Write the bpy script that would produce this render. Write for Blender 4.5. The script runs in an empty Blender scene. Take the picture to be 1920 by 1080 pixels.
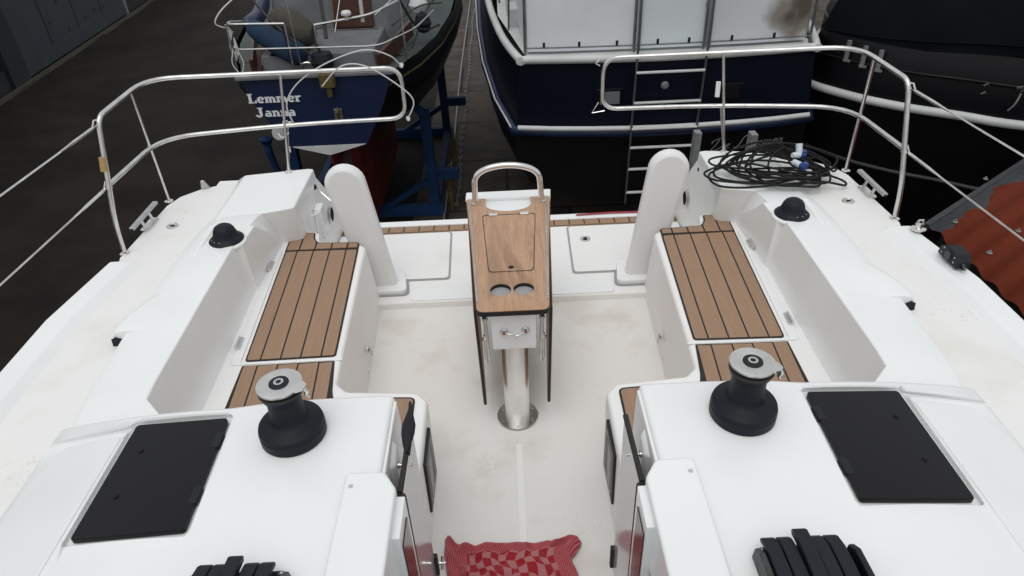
import bpy, bmesh, math, random
from mathutils import Vector, Matrix
from math import radians as R, sin, cos, pi, sqrt
random.seed(7)
SC = bpy.context.scene
COL = SC.collection
# ------------------------------------------------------------------ camera
CAMH = 2.5
cam = bpy.data.cameras.new('camera'); cam_o = bpy.data.objects.new('camera', cam); COL.objects.link(cam_o)
cam.sensor_width = 36; cam.lens = 1280/1920*36; cam.clip_start = .05; cam.clip_end = 2000
cam_o.location = (0, 0, CAMH)
cam_o.matrix_world = Matrix.Translation((0, 0, CAMH)) @ Matrix.Rotation(R(90-34.5), 4, 'X') @ Matrix.Rotation(R(-2.6), 4, 'Z')
SC.camera = cam_o
# ------------------------------------------------------------------ sky and sun (overcast)
W = bpy.data.worlds.new('World'); SC.world = W; W.use_nodes = True
wn = W.node_tree; bg = wn.nodes['Background']
sky = wn.nodes.new('ShaderNodeTexSky'); sky.sky_type = 'NISHITA'; sky.sun_disc = False
SUN_EL, SUN_AZ = 70, 195
sky.sun_elevation = R(SUN_EL); sky.sun_rotation = R(SUN_AZ); sky.dust_density = 6; sky.air_density = 1.2; sky.ozone_density = 1
hs = wn.nodes.new('ShaderNodeHueSaturation'); hs.inputs['Saturation'].default_value = .22
wn.links.new(sky.outputs[0], hs.inputs['Color']); cl = wn.nodes.new('ShaderNodeMixRGB'); cl.inputs[0].default_value = .72; cl.inputs[2].default_value = (6.3, 6.5, 6.65, 1)   # even cloud layer over the sky
wn.links.new(hs.outputs[0], cl.inputs[1]); wn.links.new(cl.outputs[0], bg.inputs['Color'])
bg.inputs['Strength'].default_value = .12
sl = bpy.data.lights.new('sun', 'SUN'); sl.energy = .55; sl.angle = R(45); sl.color = (1, .98, .95)
so = bpy.data.objects.new('sun', sl); COL.objects.link(so)
az = R(SUN_AZ); el = R(SUN_EL)
sd = Vector((sin(az)*cos(el), cos(az)*cos(el), sin(el)))
so.rotation_euler = sd.to_track_quat('Z', 'Y').to_euler()
SC.view_settings.view_transform = 'Standard'; SC.view_settings.look = 'None'
SC.view_settings.exposure = 0.06; SC.view_settings.gamma = 1

# ------------------------------------------------------------------ materials
MAT = {}
def lin(c):
    return tuple((v/255/12.92 if v/255 <= .04045 else ((v/255+.055)/1.055)**2.4) for v in c)
def mat(name, col, rough=.5, metal=0, var=.0, vscale=3, bump=0, bscale=200, spec=.5, col2=None, thr=None, coat=0, stretch=None, detail=4):
    m = bpy.data.materials.new(name); m.use_nodes = True; nt = m.node_tree; b = nt.nodes['Principled BSDF']
    b.inputs['Roughness'].default_value = rough; b.inputs['Metallic'].default_value = metal
    b.inputs['Specular IOR Level'].default_value = spec; b.inputs['Coat Weight'].default_value = coat
    c1 = (*col, 1); b.inputs['Base Color'].default_value = c1
    tc = nt.nodes.new('ShaderNodeTexCoord'); mp = nt.nodes.new('ShaderNodeMapping')
    nt.links.new(tc.outputs['Object'], mp.inputs[0])
    if stretch: mp.inputs['Scale'].default_value = stretch
    if var or col2:
        n = nt.nodes.new('ShaderNodeTexNoise'); n.inputs['Scale'].default_value = vscale; n.inputs['Detail'].default_value = detail
        nt.links.new(mp.outputs[0], n.inputs[0])
        rp = nt.nodes.new('ShaderNodeValToRGB'); lo, hi = thr or (.3, .7)
        rp.color_ramp.elements[0].position = lo; rp.color_ramp.elements[1].position = hi
        c2 = col2 or tuple(v*(1-var) for v in col)
        rp.color_ramp.elements[0].color = c1; rp.color_ramp.elements[1].color = (*c2, 1)
        nt.links.new(n.outputs[0], rp.inputs[0]); nt.links.new(rp.outputs[0], b.inputs['Base Color'])
    if bump:
        n2 = nt.nodes.new('ShaderNodeTexNoise'); n2.inputs['Scale'].default_value = bscale; n2.inputs['Detail'].default_value = 3
        nt.links.new(mp.outputs[0], n2.inputs[0])
        bm_ = nt.nodes.new('ShaderNodeBump'); bm_.inputs['Strength'].default_value = bump; bm_.inputs['Distance'].default_value = .01
        nt.links.new(n2.outputs[0], bm_.inputs['Height']); nt.links.new(bm_.outputs[0], b.inputs['Normal'])
    MAT[name] = m; return m
mat('gelcoat', (.85, .865, .86), .26, var=.06, vscale=2.6, detail=9)
mat('gelcoat_satin', (.86, .855, .84), .45, var=.05, vscale=2.5, bump=.03, bscale=90)
mat('pedestal_wrap', (.80, .80, .795), .38, var=.04, vscale=2)
mat('black_plastic', (.009, .010, .013), .5, spec=.3, bump=.05, bscale=300)
mat('navy_plastic', (.009, .012, .018), .5, spec=.22, var=.3, vscale=8)
mat('clutch_plastic', (.010, .013, .019), .5, spec=.3, var=.35, vscale=30)
mat('scuffed_grey', (.05, .052, .055), .5, var=.5, vscale=20)
mat('black_edge', (.01, .01, .01), .5)
mat('acrylic', (.010, .010, .012), .35, spec=.15, var=.2, vscale=2)
mat('hatch_seal', (.33, .33, .34), .6)
mat('chrome', (.72, .70, .68), .16, 1)
mat('chrome_satin', (.76, .75, .73), .28, 1, var=.25, vscale=14)
mat('column_steel', (.90, .885, .865), .3, 1, var=.12, vscale=5)
mat('aluminium', (.55, .55, .55), .38, 1, var=.2, vscale=12)
mat('caulk', (.016, .014, .014), .7)
mat('rope_white', (.6, .6, .58), .8)
mat('cable_black', (.008, .008, .009), .6, spec=.25)
mat('plug_blue', (.015, .05, .22), .4)
mat('plug_white', (.62, .66, .70), .4)
mat('tape_ochre', (.42, .27, .09), .6)
mat('red_strip', (.35, .03, .06), .7)
mat('drain_hole', (.02, .02, .02), .6)
mat('door_acrylic', (.50, .48, .49), .12, var=.06, vscale=3, coat=.3)
mat('brown_glass', (.07, .035, .03), .15)
mat('hull_navy', (.009, .018, .058), .35, var=.25, vscale=2)
mat('hull_black', (.0028, .003, .0045), .4, spec=.25, var=.3, vscale=2)
mat('hull_dark_navy', (.0032, .0052, .014), .4, spec=.2, var=.3, vscale=1.5)
mat('antifoul_red', (.12, .012, .013), .85, spec=.15, var=.5, vscale=4)
mat('cove_gold', (.10, .085, .03), .6, var=.5, vscale=20)
mat('shaded_white', (.165, .172, .185), .6, var=.3, vscale=4)  # white gelcoat of the small sailboat, its shade put into the base colour
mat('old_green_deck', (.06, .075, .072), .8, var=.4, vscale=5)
mat('white_paint_dull', (.62, .63, .62), .5, var=.15, vscale=3)
mat('lettering_white', (.78, .79, .82), .5)
mat('lettering_grey', (.26, .265, .27), .5)
mat('varnished_wood', (.065, .020, .010), .4, var=.5, vscale=3, stretch=(1, 1, 12))
mat('canvas_blue', (.008, .032, .080), .85, var=.4, vscale=8, bump=.5, bscale=20)
mat('canvas_black', (.0055, .0065, .009), .9, spec=.1, var=.35, vscale=1.5, bump=.6, bscale=2.5)
mat('canvas_beige', (.06, .054, .043), .9, var=.35, vscale=6, bump=.5, bscale=15)
mat('vinyl', (.78, .81, .835), .45, var=.16, vscale=1.1, bump=.25, bscale=2)
mat('vinyl_pale', (.74, .80, .81), .45, var=.1, vscale=1.5, bump=.2, bscale=2)
mat('old_steel', (.25, .25, .25), .4, .9, var=.3, vscale=10)
mat('cradle_blue', (.008, .036, .11), .7, spec=.2, var=.45, vscale=5)
mat('rusty_yellow', (.13, .09, .025), .8, var=.6, vscale=20)
mat('galvanised', (.28, .29, .29), .6, .4, var=.3, vscale=20)
mat('door_blue_grey', (.030, .040, .050), .6, var=.25, vscale=2.5)
mat('door_black_marks', (.006, .006, .008), .7)
mat('wall_dark', (.012, .015, .017), .8, var=.3, vscale=2)
mat('kerb', (.05, .045, .03), .9, var=.5, vscale=9)
mat('mast_grey', (.3, .3, .28), .5)
mat('asphalt', (.0175, .0135, .0105), .8, col2=(.0085, .0068, .006), vscale=.9, bump=.5, bscale=60, thr=(.38, .66), detail=9, spec=.15)

def nodes_mat(name):
    m = bpy.data.materials.new(name); m.use_nodes = True; MAT[name] = m
    nt = m.node_tree; return nt, nt.nodes['Principled BSDF'], nt.nodes.new, nt.links.new
# teak-look decking
nt, b, N, L = nodes_mat('teak')
tc = N('ShaderNodeTexCoord'); mp = N('ShaderNodeMapping'); mp.inputs['Scale'].default_value = (34, 1.6, 10)
n = N('ShaderNodeTexNoise'); n.inputs['Scale'].default_value = 3; n.inputs['Detail'].default_value = 5
rp = N('ShaderNodeValToRGB'); rp.color_ramp.elements[0].position = .3; rp.color_ramp.elements[1].position = .75
rp.color_ramp.elements[0].color = (.345, .222, .142, 1); rp.color_ramp.elements[1].color = (.295, .188, .122, 1)
L(tc.outputs['Object'], mp.inputs[0]); L(mp.outputs[0], n.inputs[0]); L(n.outputs[0], rp.inputs[0]); L(rp.outputs[0], b.inputs['Base Color'])
b.inputs['Roughness'].default_value = .62; b.inputs['Specular IOR Level'].default_value = .3
# oak-look table laminate
nt, b, N, L = nodes_mat('table_wood')
tc = N('ShaderNodeTexCoord'); mp = N('ShaderNodeMapping'); mp.inputs['Scale'].default_value = (26, 1.6, 6)
n = N('ShaderNodeTexNoise'); n.inputs['Scale'].default_value = 2.6; n.inputs['Detail'].default_value = 9; n.inputs['Distortion'].default_value = .9
rp = N('ShaderNodeValToRGB'); e = rp.color_ramp.elements
e[0].position = .25; e[0].color = (.36, .205, .115, 1); e[1].position = .75; e[1].color = (.54, .34, .21, 1)
q = e.new(.48); q.color = (.46, .275, .165, 1)
mp2 = N('ShaderNodeMapping'); mp2.inputs['Scale'].default_value = (240, 7, 6)
n2 = N('ShaderNodeTexNoise'); n2.inputs['Scale'].default_value = 2; n2.inputs['Detail'].default_value = 3
mx = N('ShaderNodeMixRGB'); mx.blend_type = 'MULTIPLY'; mx.inputs[0].default_value = .45
r2 = N('ShaderNodeValToRGB'); r2.color_ramp.elements[0].color = (.5, .42, .38, 1); r2.color_ramp.elements[0].position = .3; r2.color_ramp.elements[1].position = .55
L(tc.outputs['Object'], mp.inputs[0]); L(mp.outputs[0], n.inputs[0]); L(n.outputs[0], rp.inputs[0])
L(tc.outputs['Object'], mp2.inputs[0]); L(mp2.outputs[0], n2.inputs[0]); L(n2.outputs[0], r2.inputs[0])
L(rp.outputs[0], mx.inputs[1]); L(r2.outputs[0], mx.inputs[2]); L(mx.outputs[0], b.inputs['Base Color'])
b.inputs['Roughness'].default_value = .42
# non-skid gelcoat with dirt
def nonskid(name, base, dirt, amount, centre=False):
    nt, b, N, L = nodes_mat(name)
    tc = N('ShaderNodeTexCoord')
    n = N('ShaderNodeTexNoise'); n.inputs['Scale'].default_value = 1.7; n.inputs['Detail'].default_value = 8; n.inputs['Roughness'].default_value = .62
    rp = N('ShaderNodeValToRGB'); rp.color_ramp.elements[0].position = .52; rp.color_ramp.elements[1].position = .78
    rp.color_ramp.elements[0].color = (0, 0, 0, 1); rp.color_ramp.elements[1].color = (1, 1, 1, 1)
    L(tc.outputs['Object'], n.inputs[0]); L(n.outputs[0], rp.inputs[0])
    mm = N('ShaderNodeMath'); mm.operation = 'MULTIPLY'; mm.inputs[1].default_value = amount; L(rp.outputs[0], mm.inputs[0])
    mx = N('ShaderNodeMixRGB'); mx.inputs[1].default_value = (*base, 1); mx.inputs[2].default_value = (*dirt, 1)
    L(mm.outputs[0], mx.inputs[0])
    # small specks clustered where a second noise is high
    sp = N('ShaderNodeTexNoise'); sp.inputs['Scale'].default_value = 75; sp.inputs['Detail'].default_value = 2; L(tc.outputs['Object'], sp.inputs[0])
    cl = N('ShaderNodeTexNoise'); cl.inputs['Scale'].default_value = 3.1; cl.inputs['Detail'].default_value = 2; L(tc.outputs['Object'], cl.inputs[0])
    ad = N('ShaderNodeMath'); ad.operation = 'MULTIPLY'; L(sp.outputs[0], ad.inputs[0]); L(cl.outputs[0], ad.inputs[1])
    r3 = N('ShaderNodeValToRGB'); r3.color_ramp.elements[0].position = .385; r3.color_ramp.elements[1].position = .43
    r3.color_ramp.elements[0].color = (0, 0, 0, 1); r3.color_ramp.elements[1].color = (.17, .17, .17, 1); L(ad.outputs[0], r3.inputs[0])
    m2 = N('ShaderNodeMixRGB'); m2.inputs[2].default_value = (dirt[0]*.55, dirt[1]*.5, dirt[2]*.5, 1); L(r3.outputs[0], m2.inputs[0]); L(mx.outputs[0], m2.inputs[1])
    out = m2.outputs[0]
    if centre:   # smooth moulded strip along the centreline without non-skid
        sx = N('ShaderNodeSeparateXYZ'); L(tc.outputs['Object'], sx.inputs[0])
        ab = N('ShaderNodeMath'); ab.operation = 'ABSOLUTE'; L(sx.outputs[0], ab.inputs[0])
        c1 = N('ShaderNodeMath'); c1.operation = 'LESS_THAN'; c1.inputs[1].default_value = .014; L(ab.outputs[0], c1.inputs[0])
        c2 = N('ShaderNodeMath'); c2.operation = 'LESS_THAN'; c2.inputs[1].default_value = 2.3; L(sx.outputs[1], c2.inputs[0])
        c3 = N('ShaderNodeMath'); c3.operation = 'MULTIPLY'; L(c1.outputs[0], c3.inputs[0]); L(c2.outputs[0], c3.inputs[1])
        m3 = N('ShaderNodeMixRGB'); m3.inputs[2].default_value = (.83, .825, .80, 1); L(c3.outputs[0], m3.inputs[0]); L(out, m3.inputs[1]); out = m3.outputs[0]
    L(out, b.inputs['Base Color'])
    vo = N('ShaderNodeTexVoronoi'); vo.inputs['Scale'].default_value = 160; L(tc.outputs['Object'], vo.inputs[0])
    bp = N('ShaderNodeBump'); bp.inputs['Strength'].default_value = .12; bp.inputs['Distance'].default_value = .002
    L(vo.outputs[0], bp.inputs['Height']); L(bp.outputs[0], b.inputs['Normal'])
    b.inputs['Roughness'].default_value = .55
nonskid('sole_nonskid', (.775, .76, .73), (.47, .40, .30), .7, True)
nonskid('deck_nonskid', (.80, .80, .78), (.58, .53, .42), .42)
nonskid('platform_nonskid', (.83, .825, .81), (.6, .56, .48), .3)
# paving slabs
nt, b, N, L = nodes_mat('paving')
tc = N('ShaderNodeTexCoord'); br = N('ShaderNodeTexBrick'); br.offset = .5
br.inputs['Scale'].default_value = 1; br.inputs['Brick Width'].default_value = 2.0; br.inputs['Row Height'].default_value = 2.0; br.inputs['Mortar Size'].default_value = .03
br.inputs['Color1'].default_value = (.072, .059, .046, 1); br.inputs['Color2'].default_value = (.050, .041, .033, 1); br.inputs['Mortar'].default_value = (.008, .007, .006, 1)
n = N('ShaderNodeTexNoise'); n.inputs['Scale'].default_value = 2.2; n.inputs['Detail'].default_value = 9
mx = N('ShaderNodeMixRGB'); mx.blend_type = 'MULTIPLY'; mx.inputs[0].default_value = .9
rr = N('ShaderNodeValToRGB'); rr.color_ramp.elements[0].position = .3; rr.color_ramp.elements[0].color = (.35, .33, .3, 1); rr.color_ramp.elements[1].position = .7; rr.color_ramp.elements[1].color = (1.3, 1.25, 1.2, 1)
L(tc.outputs['Object'], br.inputs[0]); L(tc.outputs['Object'], n.inputs[0]); L(n.outputs[0], rr.inputs[0]); L(br.outputs[0], mx.inputs[1]); L(rr.outputs[0], mx.inputs[2]); L(mx.outputs[0], b.inputs['Base Color'])
b.inputs['Roughness'].default_value = .75; b.inputs['Specular IOR Level'].default_value = .3
# red roof sheet with a worn grey band along its far edge
nt, b, N, L = nodes_mat('roof_red')
tc = N('ShaderNodeTexCoord'); sx = N('ShaderNodeSeparateXYZ'); L(tc.outputs['Object'], sx.inputs[0])
n = N('ShaderNodeTexNoise'); n.inputs['Scale'].default_value = 2.1; n.inputs['Detail'].default_value = 6; L(tc.outputs['Object'], n.inputs[0])
m1 = N('ShaderNodeMath'); m1.operation = 'MULTIPLY_ADD'; m1.inputs[1].default_value = .42; m1.inputs[2].default_value = -.21; L(n.outputs[0], m1.inputs[0])
a1 = N('ShaderNodeMath'); a1.operation = 'ADD'; L(sx.outputs[1], a1.inputs[0]); L(m1.outputs[0], a1.inputs[1])
g = N('ShaderNodeMath'); g.operation = 'GREATER_THAN'; g.inputs[1].default_value = -.11; L(a1.outputs[0], g.inputs[0])
n3 = N('ShaderNodeTexNoise'); n3.inputs['Scale'].default_value = 14; n3.inputs['Detail'].default_value = 5; L(tc.outputs['Object'], n3.inputs[0])
r1 = N('ShaderNodeValToRGB'); r1.color_ramp.elements[0].color = (.15, .026, .009, 1); r1.color_ramp.elements[1].color = (.100, .018, .008, 1); L(n3.outputs[0], r1.inputs[0])
r2 = N('ShaderNodeValToRGB'); r2.color_ramp.elements[0].color = (.035, .038, .045, 1); r2.color_ramp.elements[1].color = (.075, .078, .085, 1); L(n3.outputs[0], r2.inputs[0])
mx = N('ShaderNodeMixRGB'); L(g.outputs[0], mx.inputs[0]); L(r1.outputs[0], mx.inputs[1]); L(r2.outputs[0], mx.inputs[2]); L(mx.outputs[0], b.inputs['Base Color'])
b.inputs['Roughness'].default_value = .8; b.inputs['Specular IOR Level'].default_value = .15
# canvas with a soot stain where the exhaust meets it
nt, b, N, L = nodes_mat('vinyl_stained')
tc = N('ShaderNodeTexCoord'); n = N('ShaderNodeTexNoise'); n.inputs['Scale'].default_value = 2.4; n.inputs['Detail'].default_value = 7; L(tc.outputs['Object'], n.inputs[0])
vd = N('ShaderNodeVectorMath'); vd.operation = 'DISTANCE'; vd.inputs[1].default_value = (3.76, 9.1, .42); L(tc.outputs['Object'], vd.inputs[0])
ad = N('ShaderNodeMath'); ad.operation = 'MULTIPLY_ADD'; ad.inputs[1].default_value = .9; L(n.outputs[0], ad.inputs[0]); L(vd.outputs['Value'], ad.inputs[2])
rp = N('ShaderNodeValToRGB'); e = rp.color_ramp.elements; e[0].position = .55; e[0].color = (.10, .08, .065, 1); e[1].position = .95; e[1].color = (.64, .66, .68, 1)
q = e.new(.72); q.color = (.27, .245, .215, 1)
L(ad.outputs[0], rp.inputs[0]); L(rp.outputs[0], b.inputs['Base Color']); b.inputs['Roughness'].default_value = .5
# checked tea towel
nt, b, N, L = nodes_mat('towel_check')
tc = N('ShaderNodeTexCoord'); ck = N('ShaderNodeTexChecker'); ck.inputs['Scale'].default_value = 16
ck.inputs['Color1'].default_value = (.33, .018, .03, 1); ck.inputs['Color2'].default_value = (.43, .165, .17, 1)
wv = N('ShaderNodeTexWave'); wv.wave_type = 'BANDS'; wv.bands_direction = 'X'; wv.inputs['Scale'].default_value = 26; wv.inputs['Distortion'].default_value = 1.5
wr = N('ShaderNodeValToRGB'); wr.color_ramp.elements[0].color = (.28, .02, .035, 1); wr.color_ramp.elements[1].color = (.5, .14, .15, 1)
at_ = N('ShaderNodeUVMap'); at_.uv_map = 'UVMap'
L(at_.outputs[0], ck.inputs[0]); L(at_.outputs[0], wv.inputs[0]); L(wv.outputs[0], wr.inputs[0])
sx = N('ShaderNodeSeparateXYZ'); L(at_.outputs[0], sx.inputs[0])
def band(sock, lo, hi):
    a = N('ShaderNodeMath'); a.operation = 'LESS_THAN'; a.inputs[1].default_value = lo; L(sock, a.inputs[0])
    c = N('ShaderNodeMath'); c.operation = 'GREATER_THAN'; c.inputs[1].default_value = hi; L(sock, c.inputs[0])
    d = N('ShaderNodeMath'); d.operation = 'MAXIMUM'; L(a.outputs[0], d.inputs[0]); L(c.outputs[0], d.inputs[1]); return d.outputs[0]
d1 = band(sx.outputs[0], .17, .86); d2 = band(sx.outputs[1], .0, .635)
dm = N('ShaderNodeMath'); dm.operation = 'MAXIMUM'; L(d1, dm.inputs[0]); L(d2, dm.inputs[1])
mx = N('ShaderNodeMixRGB'); L(dm.outputs[0], mx.inputs[0]); L(ck.outputs[0], mx.inputs[1]); L(wr.outputs[0], mx.inputs[2]); L(mx.outputs[0], b.inputs['Base Color'])
b.inputs['Roughness'].default_value = .95; b.inputs['Specular IOR Level'].default_value = .1
b.inputs['Sheen Weight'].default_value = .3

# ------------------------------------------------------------------ mesh helpers
def link(name, bm, m, parent=None, smooth=True, bevel=0, seg=3, angle=32, wn=None, mats=None):
    bmesh.ops.remove_doubles(bm, verts=bm.verts, dist=1e-5)
    bmesh.ops.recalc_face_normals(bm, faces=bm.faces)
    a = R(angle)
    for f in bm.faces: f.smooth = smooth
    if not bevel:
        for e in bm.edges:
            if len(e.link_faces) == 2 and e.calc_face_angle(0) > a: e.smooth = False
    me = bpy.data.meshes.new(name); bm.to_mesh(me); bm.free()
    for k in (mats or [m]): me.materials.append(MAT[k])
    o = bpy.data.objects.new(name, me); COL.objects.link(o)
    if parent is not None:
        o.parent = parent
        if parent.type == 'EMPTY' or parent.location.length > 0: o.matrix_parent_inverse = Matrix.Translation(parent.location).inverted() if parent.parent is None else Matrix()
    if bevel:
        md = o.modifiers.new('b', 'BEVEL'); md.width = bevel; md.segments = seg; md.limit_method = 'ANGLE'; md.angle_limit = R(25)
        w = o.modifiers.new('w', 'WEIGHTED_NORMAL'); w.keep_sharp = True; w.weight = 80
    return o
def bake(o):
    dg = bpy.context.evaluated_depsgraph_get(); dg.update()
    me = bpy.data.meshes.new_from_object(o.evaluated_get(dg)); old = o.data; o.modifiers.clear(); o.data = me; me.name = old.name
def cut(o, cutters):
    b2 = o.modifiers.get('w')
    if b2: o.modifiers.remove(b2)
    for i, c in enumerate(cutters):
        md = o.modifiers.new('c%d' % i, 'BOOLEAN'); md.operation = 'DIFFERENCE'; md.object = c; md.solver = 'EXACT'
    w = o.modifiers.new('w', 'WEIGHTED_NORMAL'); w.keep_sharp = True; w.weight = 80
    bake(o)
    for p in o.data.polygons: p.use_smooth = True
    bm = bmesh.new(); bm.from_mesh(o.data)
    for e in bm.edges:
        if len(e.link_faces) == 2 and e.calc_face_angle(0) > R(40): e.smooth = False
    bm.to_mesh(o.data); bm.free()
    for c in cutters: bpy.data.objects.remove(c)
def face(bm, pts, mi=0):
    vs = [bm.verts.new(p) for p in pts]; f = bm.faces.new(vs); f.material_index = mi; return f
def loft(bm, rings, cap=True, closed=True):
    rs = [[bm.verts.new(p) for p in r] for r in rings]; n = len(rs[0])
    for a, b_ in zip(rs, rs[1:]):
        for i in range(n if closed else n-1):
            j = (i+1) % n
            try: bm.faces.new((a[i], a[j], b_[j], b_[i]))
            except ValueError: pass
    if cap:
        for r in (rs[0], rs[-1]):
            try: bm.faces.new(r)
            except ValueError: pass
    return bm
def prism(bm, poly, z0, z1):
    z0f = z0 if callable(z0) else (lambda x, y: z0); z1f = z1 if callable(z1) else (lambda x, y: z1)
    return loft(bm, [[(x, y, z0f(x, y)) for x, y in poly], [(x, y, z1f(x, y)) for x, y in poly]])
def box(bm, c, s, rot=None):
    vs = []
    for dz in (-.5, .5):
        vs.append([Vector((dx*s[0], dy*s[1], dz*s[2])) for dx, dy in ((-.5, -.5), (.5, -.5), (.5, .5), (-.5, .5))])
    rt = rot or Matrix()
    return loft(bm, [[tuple(rt @ v + Vector(c)) for v in r] for r in vs])
def beam(bm, a, b_, w, h, up=(0, 0, 1)):
    a = Vector(a); b_ = Vector(b_); d = (b_-a).normalized(); u = Vector(up)
    s = d.cross(u)
    if s.length < .01: s = Vector((1, 0, 0))
    s.normalize(); u = s.cross(d).normalized()
    rings = [[tuple(p+s*w/2*i+u*h/2*j) for i, j in ((-1, -1), (1, -1), (1, 1), (-1, 1))] for p in (a, b_)]
    return loft(bm, rings)
def rnd(poly, r, n=5):
    """round the corners of a polygon / polyline. r scalar or list"""
    out = []; m = len(poly)
    for i, p in enumerate(poly):
        p = Vector(p); a = Vector(poly[i-1]); c = Vector(poly[(i+1) % m]); rr = r[i] if isinstance(r, (list, tuple)) else r
        d1 = a-p; d2 = c-p; t = min(rr, d1.length*.48, d2.length*.48)
        if t < 1e-5: out.append(tuple(p)); continue
        q1 = p+d1.normalized()*t; q2 = p+d2.normalized()*t
        for k in range(n+1):
            s = k/n; out.append(tuple(q1*(1-s)**2+p*2*s*(1-s)+q2*s*s))
    return out
def fillet(pts, r, n=6):
    out = [tuple(pts[0])]
    for i in range(1, len(pts)-1):
        p = Vector(pts[i]); d1 = Vector(pts[i-1])-p; d2 = Vector(pts[i+1])-p
        rr = r[i] if isinstance(r, (list, tuple)) else r
        t = min(rr, d1.length*.49, d2.length*.49); q1 = p+d1.normalized()*t; q2 = p+d2.normalized()*t
        for k in range(n+1):
            s = k/n; out.append(tuple(q1*(1-s)**2+p*2*s*(1-s)+q2*s*s))
    out.append(tuple(pts[-1])); return out
def smooth_pts(pts, k=6, cyc=False):
    P = [Vector(p) for p in pts]; n = len(P); out = []
    rng = range(n) if cyc else range(n-1)
    for i in rng:
        p0 = P[(i-1) % n] if cyc or i > 0 else P[0]; p1 = P[i]; p2 = P[(i+1) % n]; p3 = P[(i+2) % n] if cyc or i+2 < n else P[-1]
        for j in range(k):
            t = j/k
            out.append(tuple(.5*((2*p1)+(-p0+p2)*t+(2*p0-5*p1+4*p2-p3)*t*t+(-p0+3*p1-3*p2+p3)*t**3)))
    if not cyc: out.append(tuple(P[-1]))
    return out
def tube(bm, pts, r, n=10, cyc=False, flat=1):
    P = [Vector(p) for p in pts]; m = len(P); rings = []; u = None
    for i, p in enumerate(P):
        if cyc: d = P[(i+1) % m]-P[i-1]
        else: d = P[min(i+1, m-1)]-P[max(i-1, 0)]
        if d.length < 1e-9: d = Vector((0, 0, 1))
        d.normalize()
        if u is None:
            u = Vector((0, 0, 1)) if abs(d.z) < .9 else Vector((1, 0, 0))
        u = (u-d*u.dot(d)).normalized(); v = d.cross(u)
        rr = r[i] if isinstance(r, (list, tuple)) else r
        rings.append([tuple(p+(u*cos(2*pi*k/n)*flat+v*sin(2*pi*k/n))*rr) for k in range(n)])
    if cyc: rings.append(rings[0]); return loft(bm, rings, cap=False)
    return loft(bm, rings)
def lathe(bm, prof, c=(0, 0, 0), n=32, rot=None):
    """prof: (r, z) list"""
    rt = rot or Matrix(); rings = []
    for r_, z in prof:
        rings.append([tuple(rt @ Vector((max(r_, 1e-4)*cos(2*pi*k/n), max(r_, 1e-4)*sin(2*pi*k/n), z)) + Vector(c)) for k in range(n)])
    return loft(bm, rings)
def B(): return bmesh.new()
def mir(pts, s): return [(p[0]*s, *p[1:]) for p in pts]
def empty(name, loc, label, cat, group=None):
    o = bpy.data.objects.new(name, None); o.location = loc; o.empty_display_size = .3; COL.objects.link(o)
    o['label'] = label; o['category'] = cat
    if group: o['group'] = group
    return o
def tag(o, label, cat, group=None):
    o['label'] = label; o['category'] = cat
    if group: o['group'] = group
    return o
def setting(o, kind='structure'): o['kind'] = kind; return o

# ------------------------------------------------------------------ setting: ground
GZ = -2.8
bm = B(); face(bm, [(-300, -300, GZ), (300, -300, GZ), (300, 300, GZ), (-300, 300, GZ)]); setting(link('ground', bm, 'asphalt'))
bm = B(); face(bm, [(-1.55, 4, GZ+.004), (14, 4, GZ+.004), (14, 60, GZ+.004), (-1.55, 60, GZ+.004)]); setting(link('pavement', bm, 'paving'))

# ------------------------------------------------------------------ the yacht we stand on
Y = empty('sailing_yacht', (0, 0, GZ), 'white sailing yacht in the foreground with its open cockpit and stern rails', 'yacht')
ZD = .62           # side deck
ZS = .42           # seats
def half(y):       # deck half beam
    if y > 3.1: return 2.12
    t = (3.1-y)/12.3; return 2.19*(1-max(0, t)**2.6)
# hull
bm = B(); rings = []
ys = [4.47, 4.3, 3.6, 2, 0, -2, -4, -6, -7.6, -8.8]
for y in ys:
    h = min(half(y), 2.13); h = h if y < 4 else (2.0 if y < 4.4 else 1.75)
    k = 1 if y < 4 else .9; zt = ZD-.06 if y < 4.2 else (.4 if y < 4.4 else -.02)
    d = -.35-.45*max(0, 1-((y+1)/6.5)**2) if y < 4.6 else -.4
    rings.append([(h*a, y, zt+(d-zt)*q) for a, q in ((1, 0), (1, .25), (.96, .5), (.8, .78), (.45, .95), (0, 1), (-.45, .95), (-.8, .78), (-.96, .5), (-1, .25), (-1, 0))])
loft(bm, rings, cap=True, closed=False)
link('hull', bm, 'gelcoat', Y)
# keel and ground props (below)
bm = B(); loft(bm, [[(.05, -.9, -.7), (.05, .9, -.7), (-.05, .9, -.7), (-.05, -.9, -.7)], [(.16, -.8, GZ+.1), (.16, .8, GZ+.1), (-.16, .8, GZ+.1), (-.16, -.8, GZ+.1)]])
link('keel', bm, 'antifoul_red', Y, bevel=.03)
# cockpit sole
bm = B(); prism(bm, [(-.95, .6), (.95, .6), (.95, 3.6), (-.95, 3.6)], -.1, 0)
link('cockpit_sole', bm, 'sole_nonskid', Y)
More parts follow.
